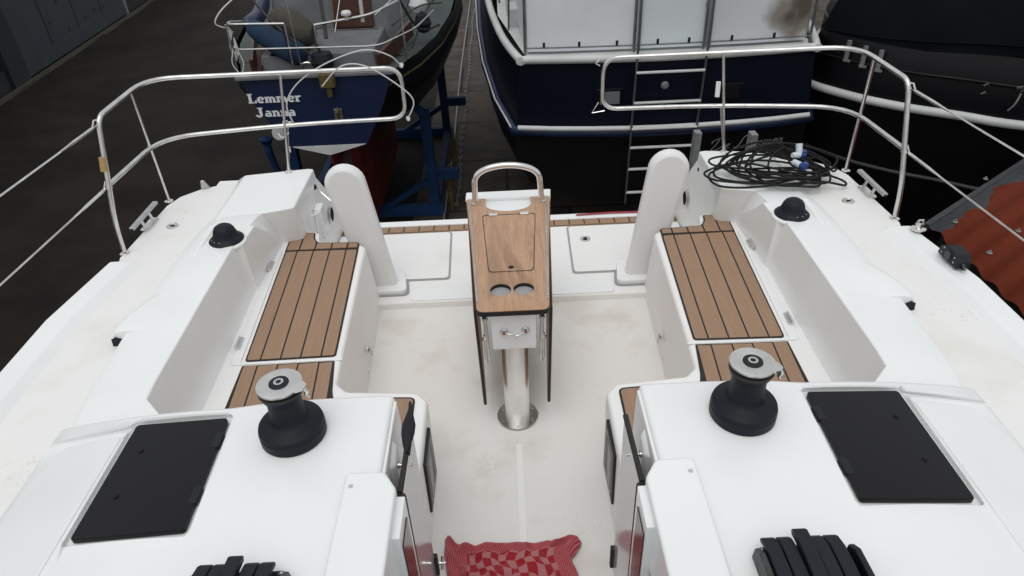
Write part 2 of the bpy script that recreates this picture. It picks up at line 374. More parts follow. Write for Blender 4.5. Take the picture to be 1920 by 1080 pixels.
# raised aft platform
bm = B(); prism(bm, [(-1.35, 3.462), (1.35, 3.462), (1.35, 4.34), (-1.35, 4.34)], -.12, .045)
link('aft_platform', bm, 'platform_nonskid', Y, bevel=.012)
bm = B(); prism(bm, [(-1.32, 4.425), (1.32, 4.425), (1.30, 4.50), (-1.30, 4.50)], -.12, .058)
link('stern_edge', bm, 'gelcoat', Y, bevel=.012)
bm = B(); prism(bm, [(-1.32, 4.345), (1.32, 4.345), (1.32, 4.42), (-1.32, 4.42)], -.12, .05)
for k in range(23):
    x = -1.21+k*.11
    prism(bm, [(x-.004, 4.346), (x+.004, 4.346), (x+.004, 4.419), (x-.004, 4.419)], .045, .052)
bm.faces.ensure_lookup_table()
for f in bm.faces:
    if f.calc_center_median().z > .0505: f.material_index = 1
link('stern_teak_strip', bm, None, Y, mats=['teak', 'caulk'])
# platform hatches
for s in (-1, 1):
    bm = B(); prism(bm, rnd(mir([(.41, 3.715), (1.22, 3.715), (1.22, 4.31), (.425, 4.31)], s), .03), .046, .056)
    h = link('locker_lid', bm, 'platform_nonskid', Y, bevel=.005, seg=2)
    bm = B(); prism(bm, rnd(mir([(.398, 3.70), (1.235, 3.70), (1.235, 4.325), (.413, 4.325)], s), .03), .03, .0475)
    link('lid_gasket', bm, 'hatch_seal', h)
bm = B(); lathe(bm, [(.0, .0565), (.036, .0565), (.036, .061), (.028, .063), (.022, .060), (0, .060)], (.527, 4.119, 0))
lf = link('lock', bm, 'chrome_satin', Y)
bm = B(); lathe(bm, [(0, .061), (.014, .061), (.012, .066), (0, .066)], (.527, 4.119, 0), 16); link('key_socket', bm, 'black_plastic', lf)
# two forward lips of the platform either side (raised steps under the pedestals)
bm = B()
for a, b_ in (((-.66, 3.50), (-.30, 3.50)), ((.30, 3.5), (.66, 3.5))):
    pass
prism(bm, rnd([(-.64, 3.475), (.64, 3.475), (.64, 3.62), (-.64, 3.62)], .03), .044, .052); link('platform_step', bm, 'gelcoat', Y, bevel=.004, seg=2)

def pedestal(s):
    # shrink-wrapped steering pedestal: broad board with a rounded head, leaning outboard
    bm = B(); rings = []
    def outline(in0, out0, in1, out1, ztop, inset):
        pts = []
        w = (out1-in1)/2; cx = (in1+out1)/2
        zc = ztop-w
        pts.append((out0-inset, .05))
        for k in range(13):
            a = pi*k/12
            pts.append((cx+(w-inset)*cos(a), zc+(w-inset)*sin(a)))
        pts.append((in0+inset, .05))
        return pts
    P = outline(.725, .925, .822, 1.060, .902, 0)
    Q = outline(.725, .925, .822, 1.060, .902, .022)
    ring = lambda O, y: [(x*s, y+(.02-.0*z), z) for x, z in O]
    loft(bm, [ring(Q, 3.585), ring(P, 3.603), ring(P, 3.648), ring(Q, 3.666)])
    o = link('steering_pedestal', bm, 'pedestal_wrap', Y, bevel=.006, seg=2, angle=50)
    bm = B(); prism(bm, rnd(mir([(.66, 3.548), (1.02, 3.548), (1.05, 3.80), (.70, 3.80)], s), .05), .046, .082)
    link('pedestal_foot', bm, 'gelcoat', o, bevel=.012)
    bm = B(); prism(bm, rnd(mir([(.645, 3.535), (1.03, 3.535), (1.06, 3.815), (.685, 3.815)], s), .055), .04, .054)
    link('foot_gasket', bm, 'hatch_seal', o)
for s in (-1, 1): pedestal(s)

# seats and forward lockers
def seat(s):
    # top outline (x,y), bottom outline
    top = [(.39, .9), (.39, 2.19), (.44, 2.245), (.76, 2.275), (.815, 2.33), (.865, 3.53), (.90, 3.565), (1.12, 3.60), (1.165, 3.64), (1.18, 3.73), (1.22, 3.755), (1.42, 3.76), (1.46, 3.0), (1.42, .9)]
    bot = [(.385, .9), (.385, 2.16), (.44, 2.21), (.73, 2.24), (.775, 2.33), (.83, 3.56), (.86, 3.58), (1.12, 3.61), (1.165, 3.64), (1.18, 3.73), (1.22, 3.755), (1.42, 3.76), (1.46, 3.0), (1.42, .9)]
    bm = B(); loft(bm, [[(x*s, y, -.06) for x, y in bot], [(x*s, y, ZS) for x, y in top]])
    return link('cockpit_seat', bm, 'gelcoat_satin', Y, bevel=.024, seg=4)
def lerp(a, b_, t): return tuple(a[i]+(b_[i]-a[i])*t for i in range(len(a)))
def teak(s, inn, out, name, ts=(0, .165, .39, .61, .83, 1), yend=None, z=ZS, gap=.0042):
    """inn/out: (fwd xy, aft xy); planks between with caulk below"""
    bm = B(); E = .009
    i0, i1 = inn; o0, o1 = out
    def P(t, v, yo=0): a = lerp(i0, i1, v); b_ = lerp(o0, o1, v); p = lerp(a, b_, t); return (p[0], p[1]+yo)
    base = rnd([P(0, 0), P(0, 1), P(1, 1), P(1, 0)], .02)
    prism(bm, mir(base, s), z, z+.0035)
    for f in bm.faces: f.material_index = 1
    nb = len(bm.faces)
    w = abs(o0[0]-i0[0]); l = abs(i1[1]-i0[1])
    for a, b_ in zip(ts, ts[1:]):
        ta = a+(E if a == 0 else gap)/w; tb = b_-(E if b_ == 1 else gap)/w; va = E/l; vb = 1-E/l
        q = [P(ta, va), P(ta, vb), P(tb, vb), P(tb, va)]
        prism(bm, mir(rnd(q, [.014 if a == 0 else .001]*2+[.014 if b_ == 1 else .001]*2), s), z+.003, z+.006)
    bm.faces.ensure_lookup_table()
    for f in list(bm.faces)[nb:]: f.material_index = 0
    return bm
for s in (-1, 1):
    st = seat(s)
    bm = teak(s, ((.852, 2.515), (.902, 3.505)), ((1.284, 2.505), (1.342, 3.515)), 'a'); link('teak_panel', bm, None, st, mats=['teak', 'caulk'])
    # aft piece with the notch round the pedestal
    bm = B(); zz = ZS
    base = rnd([(.9025, 3.4995), (.907, 3.585), (1.165, 3.60), (1.195, 3.66), (1.205, 3.728), (1.352, 3.730), (1.343, 3.5095)], [.002, .03, .03, .02, .02, .03, .002])
    prism(bm, mir(base, s), zz, zz+.0035)
    for f in bm.faces: f.material_index = 1
    nb = len(bm.faces)
    for q, rr in (([(.913, 3.524), (.917, 3.576), (.972, 3.580), (.969, 3.524)], [0, .02, 0, 0]), ([(.979, 3.524), (.982, 3.581), (1.067, 3.586), (1.064, 3.524)], 0.0), ([(1.074, 3.524), (1.077, 3.587), (1.155, 3.591), (1.164, 3.596), (1.162, 3.524)], 0.0),
                  ([(1.172, 3.524), (1.175, 3.603), (1.203, 3.655), (1.213, 3.719), (1.264, 3.719), (1.255, 3.524)], [0, .02, .01, .01, 0, 0]), ([(1.265, 3.524), (1.274, 3.719), (1.342, 3.720), (1.334, 3.524)], [0, 0, .02, 0])):
        prism(bm, mir(rnd(q, rr), s), zz+.003, zz+.006)
    for f in list(bm.faces)[nb:]: f.material_index = 0
    link('teak_panel', bm, None, st, mats=['teak', 'caulk'])
    # forward piece
    bm = teak(s, ((.822, 2.275), (.848, 2.482)), ((1.255, 1.75), (1.286, 2.475)), 'c'); 
    bm.free()
    bm = B(); fo = lambda t, y: .822+.026*(y-2.27)/.21 + t*(.433+.0*(y))
    base = rnd([(.852, 2.482), (1.287, 2.475), (1.262, 1.72), (.80, 1.72), (.80, 2.20), (.822, 2.265)], [.004, .004, .01, .01, .03, .03])
    prism(bm, mir(base, s), zz, zz+.0035)
    for f in bm.faces: f.material_index = 1
    nb = len(bm.faces)
    ts = (0, .165, .39, .61, .83, 1)
    for a, b_ in zip(ts, ts[1:]):
        X = lambda t, y: (.852+t*.435)-(2.48-y)*(.065+(.02)*(1-t))
        ga = .009 if a == 0 else .0042; gb = .009 if b_ == 1 else .0042
        yy = 2.27 if a == 0 else 1.73
        q = [(X(a, 2.47)+ga, 2.473), (X(b_, 2.47)-gb, 2.468), (X(b_, 1.73)-gb, 1.73), (X(a, 1.73)+ga, 1.73)]
        prism(bm, mir(q, s), zz+.003, zz+.006)
    for f in list(bm.faces)[nb:]: f.material_index = 0
    link('teak_panel', bm, None, st, mats=['teak', 'caulk'])
    # small piece on the locker beside the companionway
    bm = B()
    prism(bm, mir(rnd([(.445, 1.3), (.445, 2.21), (.70, 2.225), (.70, 1.3)], [.01, .03, .01, .01]), s), zz, zz+.0035)
    for f in bm.faces: f.material_index = 1
    nb = len(bm.faces)
    for a, b_ in ((.454, .60), (.609, .692)):
        prism(bm, mir(rnd([(a, 1.31), (a, 2.2), (b_, 2.208), (b_, 1.31)], [0, .02 if a < .5 else 0, 0, 0]), s), zz+.003, zz+.006)
    for f in list(bm.faces)[nb:]: f.material_index = 0
    link('teak_panel', bm, None, st, mats=['teak', 'caulk'])
    # white lid seam across the seat, hinges and lid edge
    bm = B(); prism(bm, mir([(.815, 2.486), (1.335, 2.482), (1.335, 2.497), (.818, 2.501)], s), ZS, ZS+.007); link('lid_edge', bm, 'gelcoat', st, bevel=.003, seg=2)
    bm = B(); prism(bm, mir([(1.300, 2.49), (1.345, 2.49), (1.385, 3.51), (1.358, 3.51)], s), ZS, ZS+.008); link('lid_edge', bm, 'gelcoat', st, bevel=.003, seg=2)
    for hx, hy in ((1.375, 3.34), (1.342, 2.635)):
        bm = B(); beam(bm, (hx*s, hy-.045, ZS+.012), (hx*s+.004*s, hy+.045, ZS+.012), .022, .014); tube(bm, [(hx*s+.008*s, hy-.045, ZS+.022), (hx*s+.012*s, hy+.045, ZS+.022)], .006, 8)
        link('hinge', bm, 'chrome_satin', st, bevel=.002, seg=2)
    # seat front latch
    bm = B(); lathe(bm, [(0, 0), (.022, 0), (.022, .004), (.008, .008), (.008, .02), (.0, .02)], (.802*s, 2.91, .135), 16, Matrix.Rotation(-s*pi/2, 4, 'Y')); beam(bm, (.788*s, 2.90, .16), (.784*s, 2.90, .10), .012, .008)
    link('latch', bm, 'chrome_satin', st)
    bm = B()
    for dz in (.20, .07): lathe(bm, [(0, 0), (.008, 0), (.008, .004), (0, .004)], (.795*s, 2.80, dz), 10, Matrix.Rotation(-s*pi/2, 4, 'Y'))
    link('screw', bm, 'chrome_satin', st)
    # side port in the locker (black frame, grey pane)
    wx = .3855
    bm = B(); q = [(2.075, .375), (1.865, .375), (1.845, .10), (2.085, .08)]
    loft(bm, [[((wx+.004)*s, y, z) for y, z in q], [((wx-.009)*s, y, z) for y, z in q]])
    pf = link('port_window', bm, 'black_edge', Y, bevel=.004, seg=2)
    bm = B(); q = [(2.045, .345), (1.895, .345), (1.88, .13), (2.05, .112)]
    loft(bm, [[((wx-.006)*s, y, z) for y, z in q], [((wx-.0105)*s, y, z) for y, z in q]]); link('frame', bm, 'aluminium', pf)
    bm = B(); q = [(2.035, .335), (1.903, .335), (1.89, .14), (2.04, .122)]
    loft(bm, [[((wx-.006)*s, y, z) for y, z in q], [((wx-.0115)*s, y, z) for y, z in q]]); link('pane', bm, 'acrylic', pf)
    bm = B(); q = [(1.985, .325), (1.908, .328), (1.897, .148), (1.965, .135)]
    loft(bm, [[((wx-.006)*s, y, z) for y, z in q], [((wx-.0122)*s, y, z) for y, z in q]]); link('blind', bm, 'hatch_seal', pf)

# coaming / backrest
def coaming(s):
    bm = B(); st = []
    # y, inner bottom x, inner top x, z inner top, z top mid, outer top x, z outer
    rows = [(1.50, .95, .98, .70, .74, 1.58, .70), (1.78, 1.14, 1.17, .71, .73, 1.58, .70), (1.87, 1.30, 1.335, .715, .722, 1.60, .70), (1.955, 1.345, 1.42, .72, .72, 1.62, .70), (2.05, 1.352, 1.427, .72, .72, 1.63, .70),
            (2.6, 1.365, 1.436, .72, .72, 1.66, .70), (3.112, 1.383, 1.447, .715, .715, 1.66, .695), (3.126, 1.384, 1.408, .71, .715, 1.66, .695), (3.34, 1.384, 1.408, .70, .705, 1.66, .685),
            (3.50, 1.374, 1.399, .565, .672, 1.66, .665), (3.61, 1.364, 1.389, .470, .652, 1.66, .64), (3.66, 1.36, 1.385, .43, .62, 1.66, .60), (3.80, 1.36, 1.385, .41, .58, 1.66, .56)]
    rings = []
    for y, xb, xt, zi, zm, xo, zo in rows:
        xm = xt+.05 if y > 3.4 else xt+.03
        rings.append([(xb*s, y, .30), (xt*s, y, zi), (xm*s, y, zm if y > 3.4 else zi+.001), ((xo)*s, y, zo), ((xo+.075)*s, y, zo-.02), ((xo+.115)*s, y, ZD-.03), ((xo+.1)*s, y, .3)])
    loft(bm, rings)
    return link('coaming', bm, 'gelcoat', Y, bevel=.014, seg=3)
for s in (-1, 1):
    coaming(s)
    # aft quarter box
    bm = B(); rings = []
    for x, zt, ya, yf in ((1.262, .662, 4.155, 3.62), (1.30, .664, 4.16, 3.60), (1.70, .655, 4.12, 3.50), (1.765, ZD-.012, 4.16, 3.38)):
        rings.append([(x*s, yf+.06, .30 if x < 1.75 else .5), (x*s, yf, zt), (x*s, ya, zt), (x*s, ya+.10, .30 if x < 1.75 else .5)])
    loft(bm, rings)
    link('quarter_box', bm, 'gelcoat', Y, bevel=.012, seg=3)
    bm = B(); loft(bm, [[(1.265*s, 3.655, -.1), (1.265*s, 3.655, .60), (1.265*s, 4.17, .60), (1.22*s, 4.28, .42), (1.22*s, 4.47, .02), (1.22*s, 4.47, -.1)], [(1.9*s, 3.655, -.1), (1.9*s, 3.655, .60), (1.9*s, 4.17, .60), (1.9*s, 4.24, .42), (1.9*s, 4.40, .02), (1.9*s, 4.40, -.1)]])
    link('quarter_side', bm, 'gelcoat_satin', Y, bevel=.01, seg=2)
    # side deck
    bm = B(); pts = [(1.5, 1.0), (1.5, 3.9), (1.6, 4.10), (1.80, 4.085), (1.95, 4.03), (2.06, 3.92), (2.10, 3.80), (2.12, 3.2)]
    pts += [(half(y)-.10, y) for y in (3.1, 2.2, 1, 0, -1, -2, -3, -4, -5, -6, -7, -8, -8.7)] + [(0.02, -8.9), (.02, -5), (1.3, -5)]
    prism(bm, mir(pts, s), ZD-.12, ZD)
    link('side_deck', bm, 'deck_nonskid', Y, bevel=.012, seg=2)
    # bulwark / toe rail
    bm = B(); rings = []
    for y in (3.11, 2.6, 2.0, 1.4, .8, 0, -1, -2, -3, -4, -5, -6, -7, -8, -8.7):
        o = half(y)
        rings.append([((o)*s, y, ZD-.35), (o*s, y, ZD+.030), ((o-.115)*s, y, ZD+.033), ((o-.165)*s, y, ZD-.008), ((o-.165)*s, y, ZD-.35)])
    loft(bm, rings)
    link('toe_rail', bm, 'gelcoat', Y, bevel=.010, seg=3)
    # side deck lower moulded sill beyond coaming: rope exit pod
    bm = B(); rings = []
    for y, w, z in ((2.98, -.02, .676), (2.88, .0, .683), (2.78, .022, .690), (2.70, .05, .696), (2.62, .08, .700), (2.54, .102, .702), (2.45, .112, .702), (2.425, .104, .697)):
        x0 = 1.60; x1 = 1.685+w
        sec = [(x0, .60), (x0, z+.004), (x1-.05, z), (x1-.02, z-.008), (x1-.003, z-.03), (x1, .60)]
        rings.append([(x*s, y, zz) for x, zz in sec])
    loft(bm, rings)
    pod = link('rope_exit_pod', bm, 'gelcoat', Y, bevel=.006, seg=2, angle=60)
    bm = B(); loft(bm, [[((1.72)*s, 2.416, .605), (1.725*s, 2.416, .645), (1.772*s, 2.416, .668), (1.790*s, 2.416, .66), (1.796*s, 2.416, .605)], [((1.74)*s, 2.44, .605), (1.74*s, 2.44, .640), (1.78*s, 2.44, .665), (1.791*s, 2.44, .65), (1.794*s, 2.44, .605)]])
    link('rope_opening', bm, 'navy_plastic', pod)

# grilles, small fittings on the quarter sides
for s in (-1, 1):
    bm = B(); rt = Matrix.Rotation(-s*pi/2, 4, 'Y')
    lathe(bm, [(0, 0), (.052, 0), (.052, .004), (.044, .006), (.044, .001), (0, .001)], (1.219*s, 4.19, .30), 24, rt)
    g = link('speaker_grille', bm, 'chrome_satin', Y)
    bm = B(); lathe(bm, [(0, 0), (.043, 0), (.043, .004), (0, .004)], (1.218*s, 4.19, .30), 24, rt); link('grille_mesh', bm, 'black_plastic', g)
    bm = B(); lathe(bm, [(0, 0), (.014, 0), (.014, .004), (0, .004)], (1.258*s, 4.10, .555), 14, rt); link('gas_vent', bm, 'black_plastic', Y)
bm = B(); tube(bm, [(-1.235, 4.08, .56), (-1.225, 4.06, .545), (-1.10, 3.98, .46)], .008, 8); lathe(bm, [(0, 0), (.024, 0), (.024, .006), (0, .008)], (-1.262, 4.08, .56), 14, Matrix.Rotation(pi/2, 4, 'Y'))
link('hook_arm', bm, 'chrome', Y)
bm = B(); tube(bm, [(-1.235, 3.80, .50), (-1.19, 3.80, .515), (-1.185, 3.83, .515), (-1.22, 3.83, .505)], .006, 6); tube(bm, [(-1.21, 3.815, .50), (-1.215, 3.815, .25)], .007, 8)
link('outboard_bracket', bm, 'gelcoat', Y)
bm = B(); box(bm, (-1.225, 3.96, .38), (.05, .10, .22)); link('shower_box', bm, 'gelcoat', Y, bevel=.012)
# red strip along the stern edge
bm = B(); tube(bm, [(.50, 4.462, .064), (.75, 4.47, .066), (1.08, 4.462, .064)], .010, 8, flat=.4); link('stern_strip', bm, 'red_strip', Y)

# cabin top (with camber)
def zc(x):
    x = abs(x); return 1.0 if x < .72 else 1.0-.25*(x-.72)**1.7
def yaft(x):
    x = abs(x)
    return 1.620 if x < .6 else 1.62-.010*(x-.6)/.3 if x < .9 else 1.61+(x-.9)**1.2*.20
for s in (-1, 1):
    bm = B(); rings = []
    YY = (-3.5, -2.2, -1, 0, .5, .8, .95, 1.1, 1.2, 1.3, 1.4, 1.5, 1.55)
    for k in range(31):
        x = .39+1.21*k/30
        rings.append([(x*s, -3.6, .5)]+[(x*s, y, zc(x)) for y in YY]+[(x*s, yaft(x), zc(x)), (x*s, yaft(x)+.06, .5)])
    rings.append([(1.71*s, -3.6, .5)]+[(1.71*s, y, ZD-.01) for y in YY]+[(1.71*s, 1.80, ZD-.01), (1.71*s, 1.82, .5)])
    loft(bm, rings)
    # widen forward: close the roof ahead of the companionway
    ct = link('cabin_top', bm, 'gelcoat', Y, bevel=.02, seg=4)
    # recess for the deck hatch and a moulded gutter beside it
    def camber_prism(poly, lo, hi):
        b2 = B(); prism(b2, poly, lambda x, y: zc(x)+lo, lambda x, y: zc(x)+hi); return b2
    hp = [(.905, 1.552), (1.238, 1.607), (1.240, 1.178), (.893, 1.143)]
    rec = rnd([(.892, 1.570), (1.262, 1.628), (1.262, 1.162), (.876, 1.122)], .02)
    c1 = link('c', camber_prism(mir(rec, s), -.016, .1), 'gelcoat')
    c2 = link('c', camber_prism(mir([(1.24, 1.585), (1.24, 1.612), (1.62, 1.665), (1.62, 1.64)], s), -.008, .1), 'gelcoat')
    cut(ct, [c1, c2])
    hb = camber_prism(mir(rnd(hp, .013), s), -.014, .004)
    h = link('deck_hatch', hb, 'acrylic', Y, bevel=.004, seg=2)
    if False: hb = camber_prism(mir(rnd([(.925, 1.53), (1.215, 1.578), (1.214, 1.205), (.915, 1.168)], .04), s), .0035, .0041); link('hatch_pane', hb, 'acrylic', h)
    for t in (.22, .72):
        x = .903-.012*t; y = 1.552-.409*t
        hb = camber_prism(mir(rnd([(x-.004, y-.03), (x+.022, y-.03), (x+.022, y+.03), (x-.004, y+.03)], .008), s), -.01, .0047); link('hatch_hinge', hb, 'black_plastic', h, bevel=.001, seg=1)
    for t in (.25, .68):
        bm = B(); x = 1.165; y = 1.58-.40*t; lathe(bm, [(0, 0), (.009, 0), (.008, .0005), (0, .0006)], (x*s, y, zc(x)+.0041), 14); link('hatch_lock', bm, 'acrylic', h)
    # outboard raised panel
    hb = camber_prism(mir(rnd([(1.275, 1.570), (1.515, 1.60), (1.565, 1.45), (1.575, -2), (1.275, -2)], [.01, .03, .02, 0, 0]), s), -.01, .007); link('roof_panel', hb, 'gelcoat', Y, bevel=.006, seg=3)
# roof and bulkhead around / ahead of the companionway
bm = B(); prism(bm, [(-.395, -3.5), (.395, -3.5), (.395, .45), (-.395, .45)], .5, .998); link('roof_centre', bm, 'gelcoat', Y, bevel=.01)
for s in (-1, 1):
    # sliding-hatch rail beside the companionway
    bm = B(); prism(bm, mir(rnd([(.338, -1.0), (.338, 1.225), (.375, 1.283), (.485, 1.288), (.487, -1.0)], [0, .012, .012, .02, 0]), s), .80, 1.022)
    r_ = link('hatch_rail', bm, 'gelcoat', Y, bevel=.010)
    bm = B(); lathe(bm, [(0, 0), (.0065, 0), (.006, .002), (.003, .0025), (.0, .001)], (.462*s, 1.235, 1.0225), 12); link('screw', bm, 'chrome_satin', r_)
    # inner side wall of the cabin by the companionway
    bm = B(); loft(bm, [[(.383*s, 1.0, ZS), (.383*s, 1.0, .985), (.383*s, 1.600, .985), (.383*s, 1.64, ZS)], [(.45*s, 1.0, ZS), (.45*s, 1.0, .985), (.45*s, 1.600, .985), (.45*s, 1.64, ZS)]])
    link('companionway_wall', bm, 'gelcoat_satin', Y, bevel=.004, seg=2)
    # companionway frame post
    bm = B(); prism(bm, mir([(.318, 1.09), (.318, 1.225), (.345, 1.225), (.345, 1.09)], s), -.02, .985); p_ = link('frame_post', bm, 'gelcoat', Y, bevel=.004, seg=2)
    bm = B(); prism(bm, mir([(.314, 1.10), (.314, 1.19), (.3185, 1.19), (.3185, 1.10)], s), .0, .94); link('door_slot', bm, 'brown_glass', p_)
    bm = B(); tube(bm, [(.331*s, 1.226, .97), (.331*s, 1.245, .96), (.334*s, 1.248, .2)], .011, 8); link('rubber_seal', bm, 'black_edge', p_)
    # acrylic door folded back against the wall
    bm = B(); loft(bm, [[(.334*s, 1.25, .20), (.334*s, 1.25, .965), (.325*s, 1.487, .985), (.325*s, 1.487, .20)], [(.340*s, 1.25, .20), (.340*s, 1.25, .965), (.331*s, 1.487, .985), (.331*s, 1.487, .20)]])
    d = link('companionway_door', bm, 'door_acrylic', Y)
    bm = B(); tube(bm, [(.337*s, 1.25, .968), (.328*s, 1.487, .988)], .0085, 8); link('door_edge', bm, 'black_edge', d)
    bm = B(); tube(bm, [(.337*s, 1.249, .20), (.337*s, 1.249, .97)], .008, 8); link('door_edge', bm, 'black_edge', d)
    # stay: moulded pad and bolt between the wall and the door
    bm = B(); loft(bm, [[(.384*s, 1.36, .80), (.384*s, 1.36, .94), (.384*s, 1.46, .965), (.384*s, 1.46, .82)], [(.367*s, 1.38, .83), (.367*s, 1.38, .93), (.367*s, 1.44, .95), (.367*s, 1.44, .85)]]); link('door_stop', bm, 'gelcoat', Y, bevel=.006)
    bm = B(); lathe(bm, [(0, 0), (.011, 0), (.011, .006), (.006, .008), (.006, .016), (.012, .018), (.012, .026), (.005, .028), (.005, .045), (0, .045)], (.368*s, 1.405, .905), 12, Matrix.Rotation(-s*pi/2, 4, 'Y')); link('stop_bolt', bm, 'chrome', d)
# plastic turning handle on the left door, wing nuts low on both doors
dl = [o for o in Y.children if o.name.startswith('companionway_door')]
bm = B(); loft(bm, [[(-.331+w*a, y, z+h*b_) for a, b_ in ((1, 0), (.7, .7), (0, 1), (-.7, .7), (-1, 0), (0, -1))] for y, z, w, h in ((1.375, .985, .004, .006), (1.41, .99, .014, .012), (1.445, .995, .021, .015), (1.475, 1.0, .022, .015), (1.51, 1.004, .013, .011), (1.545, 1.006, .006, .006))])
hd = link('handle', bm, 'black_plastic', dl[0], bevel=.004)
bm = B(); tube(bm, [(-.331, 1.50, 1.0), (-.334, 1.56, 1.0), (-.337, 1.575, 1.0)], [.008, .006, .004], 8); tube(bm, [(-.325, 1.43, .99), (-.321, 1.37, .985)], [.008, .003], 8); link('handle_lever', bm, 'black_plastic', hd)
for s, d in ((-1, dl[0]), (1, dl[1])):
    bm = B(); box(bm, (.327*s, 1.487, .27), (.028, .022, .11)); link('door_latch', bm, 'black_edge', d, bevel=.003)
bm = B(); tube(bm, [(-.325, 1.487, .28), (-.29, 1.487, .28)], .006, 8); tube(bm, [(-.298, 1.47, .265), (-.298, 1.505, .295)], .006, 8); tube(bm, [(-.288, 1.475, .30), (-.288, 1.50, .26)], .005, 8); link('wing_nut', bm, 'chrome', dl[0])

# ------------------------------------------------------------------ winches
def winch(x, y, a):
    z0 = zc(x)
    bm = B(); lathe(bm, [(0, 0), (.094, 0), (.097, .004), (.097, .032), (.095, .034), (.095, .036), (.097, .038), (.094, .050), (.082, .059), (.062, .066), (.054, .074), (.050, .088), (.0495, .140), (.052, .154), (.058, .164), (.060, .176), (.0, .178)], (x, y, z0), 48); z0 += .030
    w = link('winch', bm, 'navy_plastic', Y)
    bm = B(); lathe(bm, [(0, .146), (.062, .146), (.064, .150), (.064, .153), (.056, .157), (.056, .163), (.064, .166), (.064, .170), (0, .172)], (x, y, z0), 40); link('self_tailer', bm, 'black_edge', w)
    bm = B(); lathe(bm, [(.026, .1745), (.030, .1765), (.056, .176), (.064, .1735), (.065, .169), (.058, .168), (0.0, .168)], (x, y, z0), 48)
    c, s_ = cos(a), sin(a)
    def T(px, py, z): return (x+px*c-py*s_, y+px*s_+py*c, z0+z)
    loft(bm, [[T(.030, -.030, .1690), T(.030, .030, .1690), T(.030, .030, .1755), T(.030, -.030, .1755)], [T(.065, -.022, .168), T(.065, .022, .168), T(.065, .022, .1745), T(.065, -.022, .1745)], [T(.078, -.008, .166), T(.078, .014, .166), T(.078, .014, .1725), T(.078, -.008, .1725)]])
    tube(bm, [T(.074, .004, .170), T(.081, .004, .158), T(.076, .006, .140), T(.082, .008, .130)], [.009, .008, .006, .005], 8)
    link('silver_cap', bm, 'chrome_satin', w)
    bm = B(); lathe(bm, [(0, .17), (.028, .17), (.028, .1775), (.026, .1785), (0, .1785)], (x, y, z0), 32); k = link('cap_centre', bm, 'black_plastic', w)
    bm = B(); lathe(bm, [(.0095, .178), (.0095, .1805), (.014, .1805), (.014, .178)], (x, y, z0), 24)
    for i in range(8):
        t = i*pi/4; rt = Matrix.Rotation(t, 4, 'Z'); box(bm, Vector((x, y, z0+.1795))+rt @ Vector((.0088, 0, 0)), (.004, .0032, .0018), rt)
    link('handle_socket', bm, 'chrome', w)
winch(-.674, 1.462, R(-15)); winch(.674, 1.462, R(-25))

# rope clutches on the cabin top (front of frame)
def clutch_bank(xc, y0, mirror, n=5):
    z0 = zc(xc)
    bm = B(); box(bm, (xc, y0-.14, z0+.012), (.205, .26, .024)); cb = link('rope_clutch_bank', bm, 'clutch_plastic', Y, bevel=.006)
    for i in range(n):
        x = xc+(-.084+.0375*i)*(1); up = .010 if (i == 2) else 0; w = .0172
        prof = [(y0-.27, .02), (y0-.27, .052), (y0-.20, .066+up), (y0-.10, .070+up), (y0-.045, .067+up*1.4), (y0-.012+up, .056+up*1.8), (y0+up*.8, .044+up*1.8), (y0-.008+up*.8, .036+up*1.5), (y0-.03, .046+up), (y0-.05, .02)]
        bm = B(); loft(bm, [[(x-w, y, z0+z) for y, z in prof], [(x+w, y, z0+z) for y, z in prof]]); link('clutch_lever', bm, 'clutch_plastic', cb, bevel=.004)
    sx = -1 if mirror else 1
    for sgn, mm in ((-1, 'scuffed_grey' if sx > 0 else 'clutch_plastic'), (1, 'clutch_plastic' if sx > 0 else 'scuffed_grey')):
        bm = B(); x = xc+sgn*.112
        prof = [(y0-.28, .0), (y0-.28, .045), (y0-.15, .062), (y0-.05, .058), (y0-.025, .04), (y0-.02, .0)]
        loft(bm, [[(x-.008, y, z0+z) for y, z in prof], [(x+.008, y, z0+z) for y, z in prof]]); link('clutch_cheek', bm, mm, cb, bevel=.004)
    bm = B(); lathe(bm, [(0, 0), (.008, 0), (.008, .006), (0, .008)], (xc-sx*.10, y0-.03, z0+.03), 12, Matrix.Rotation(-pi/2, 4, 'X')); link('clutch_bolt', bm, 'chrome_satin', cb)
clutch_bank(.672, 1.005, False); clutch_bank(-.682, 1.0, True)

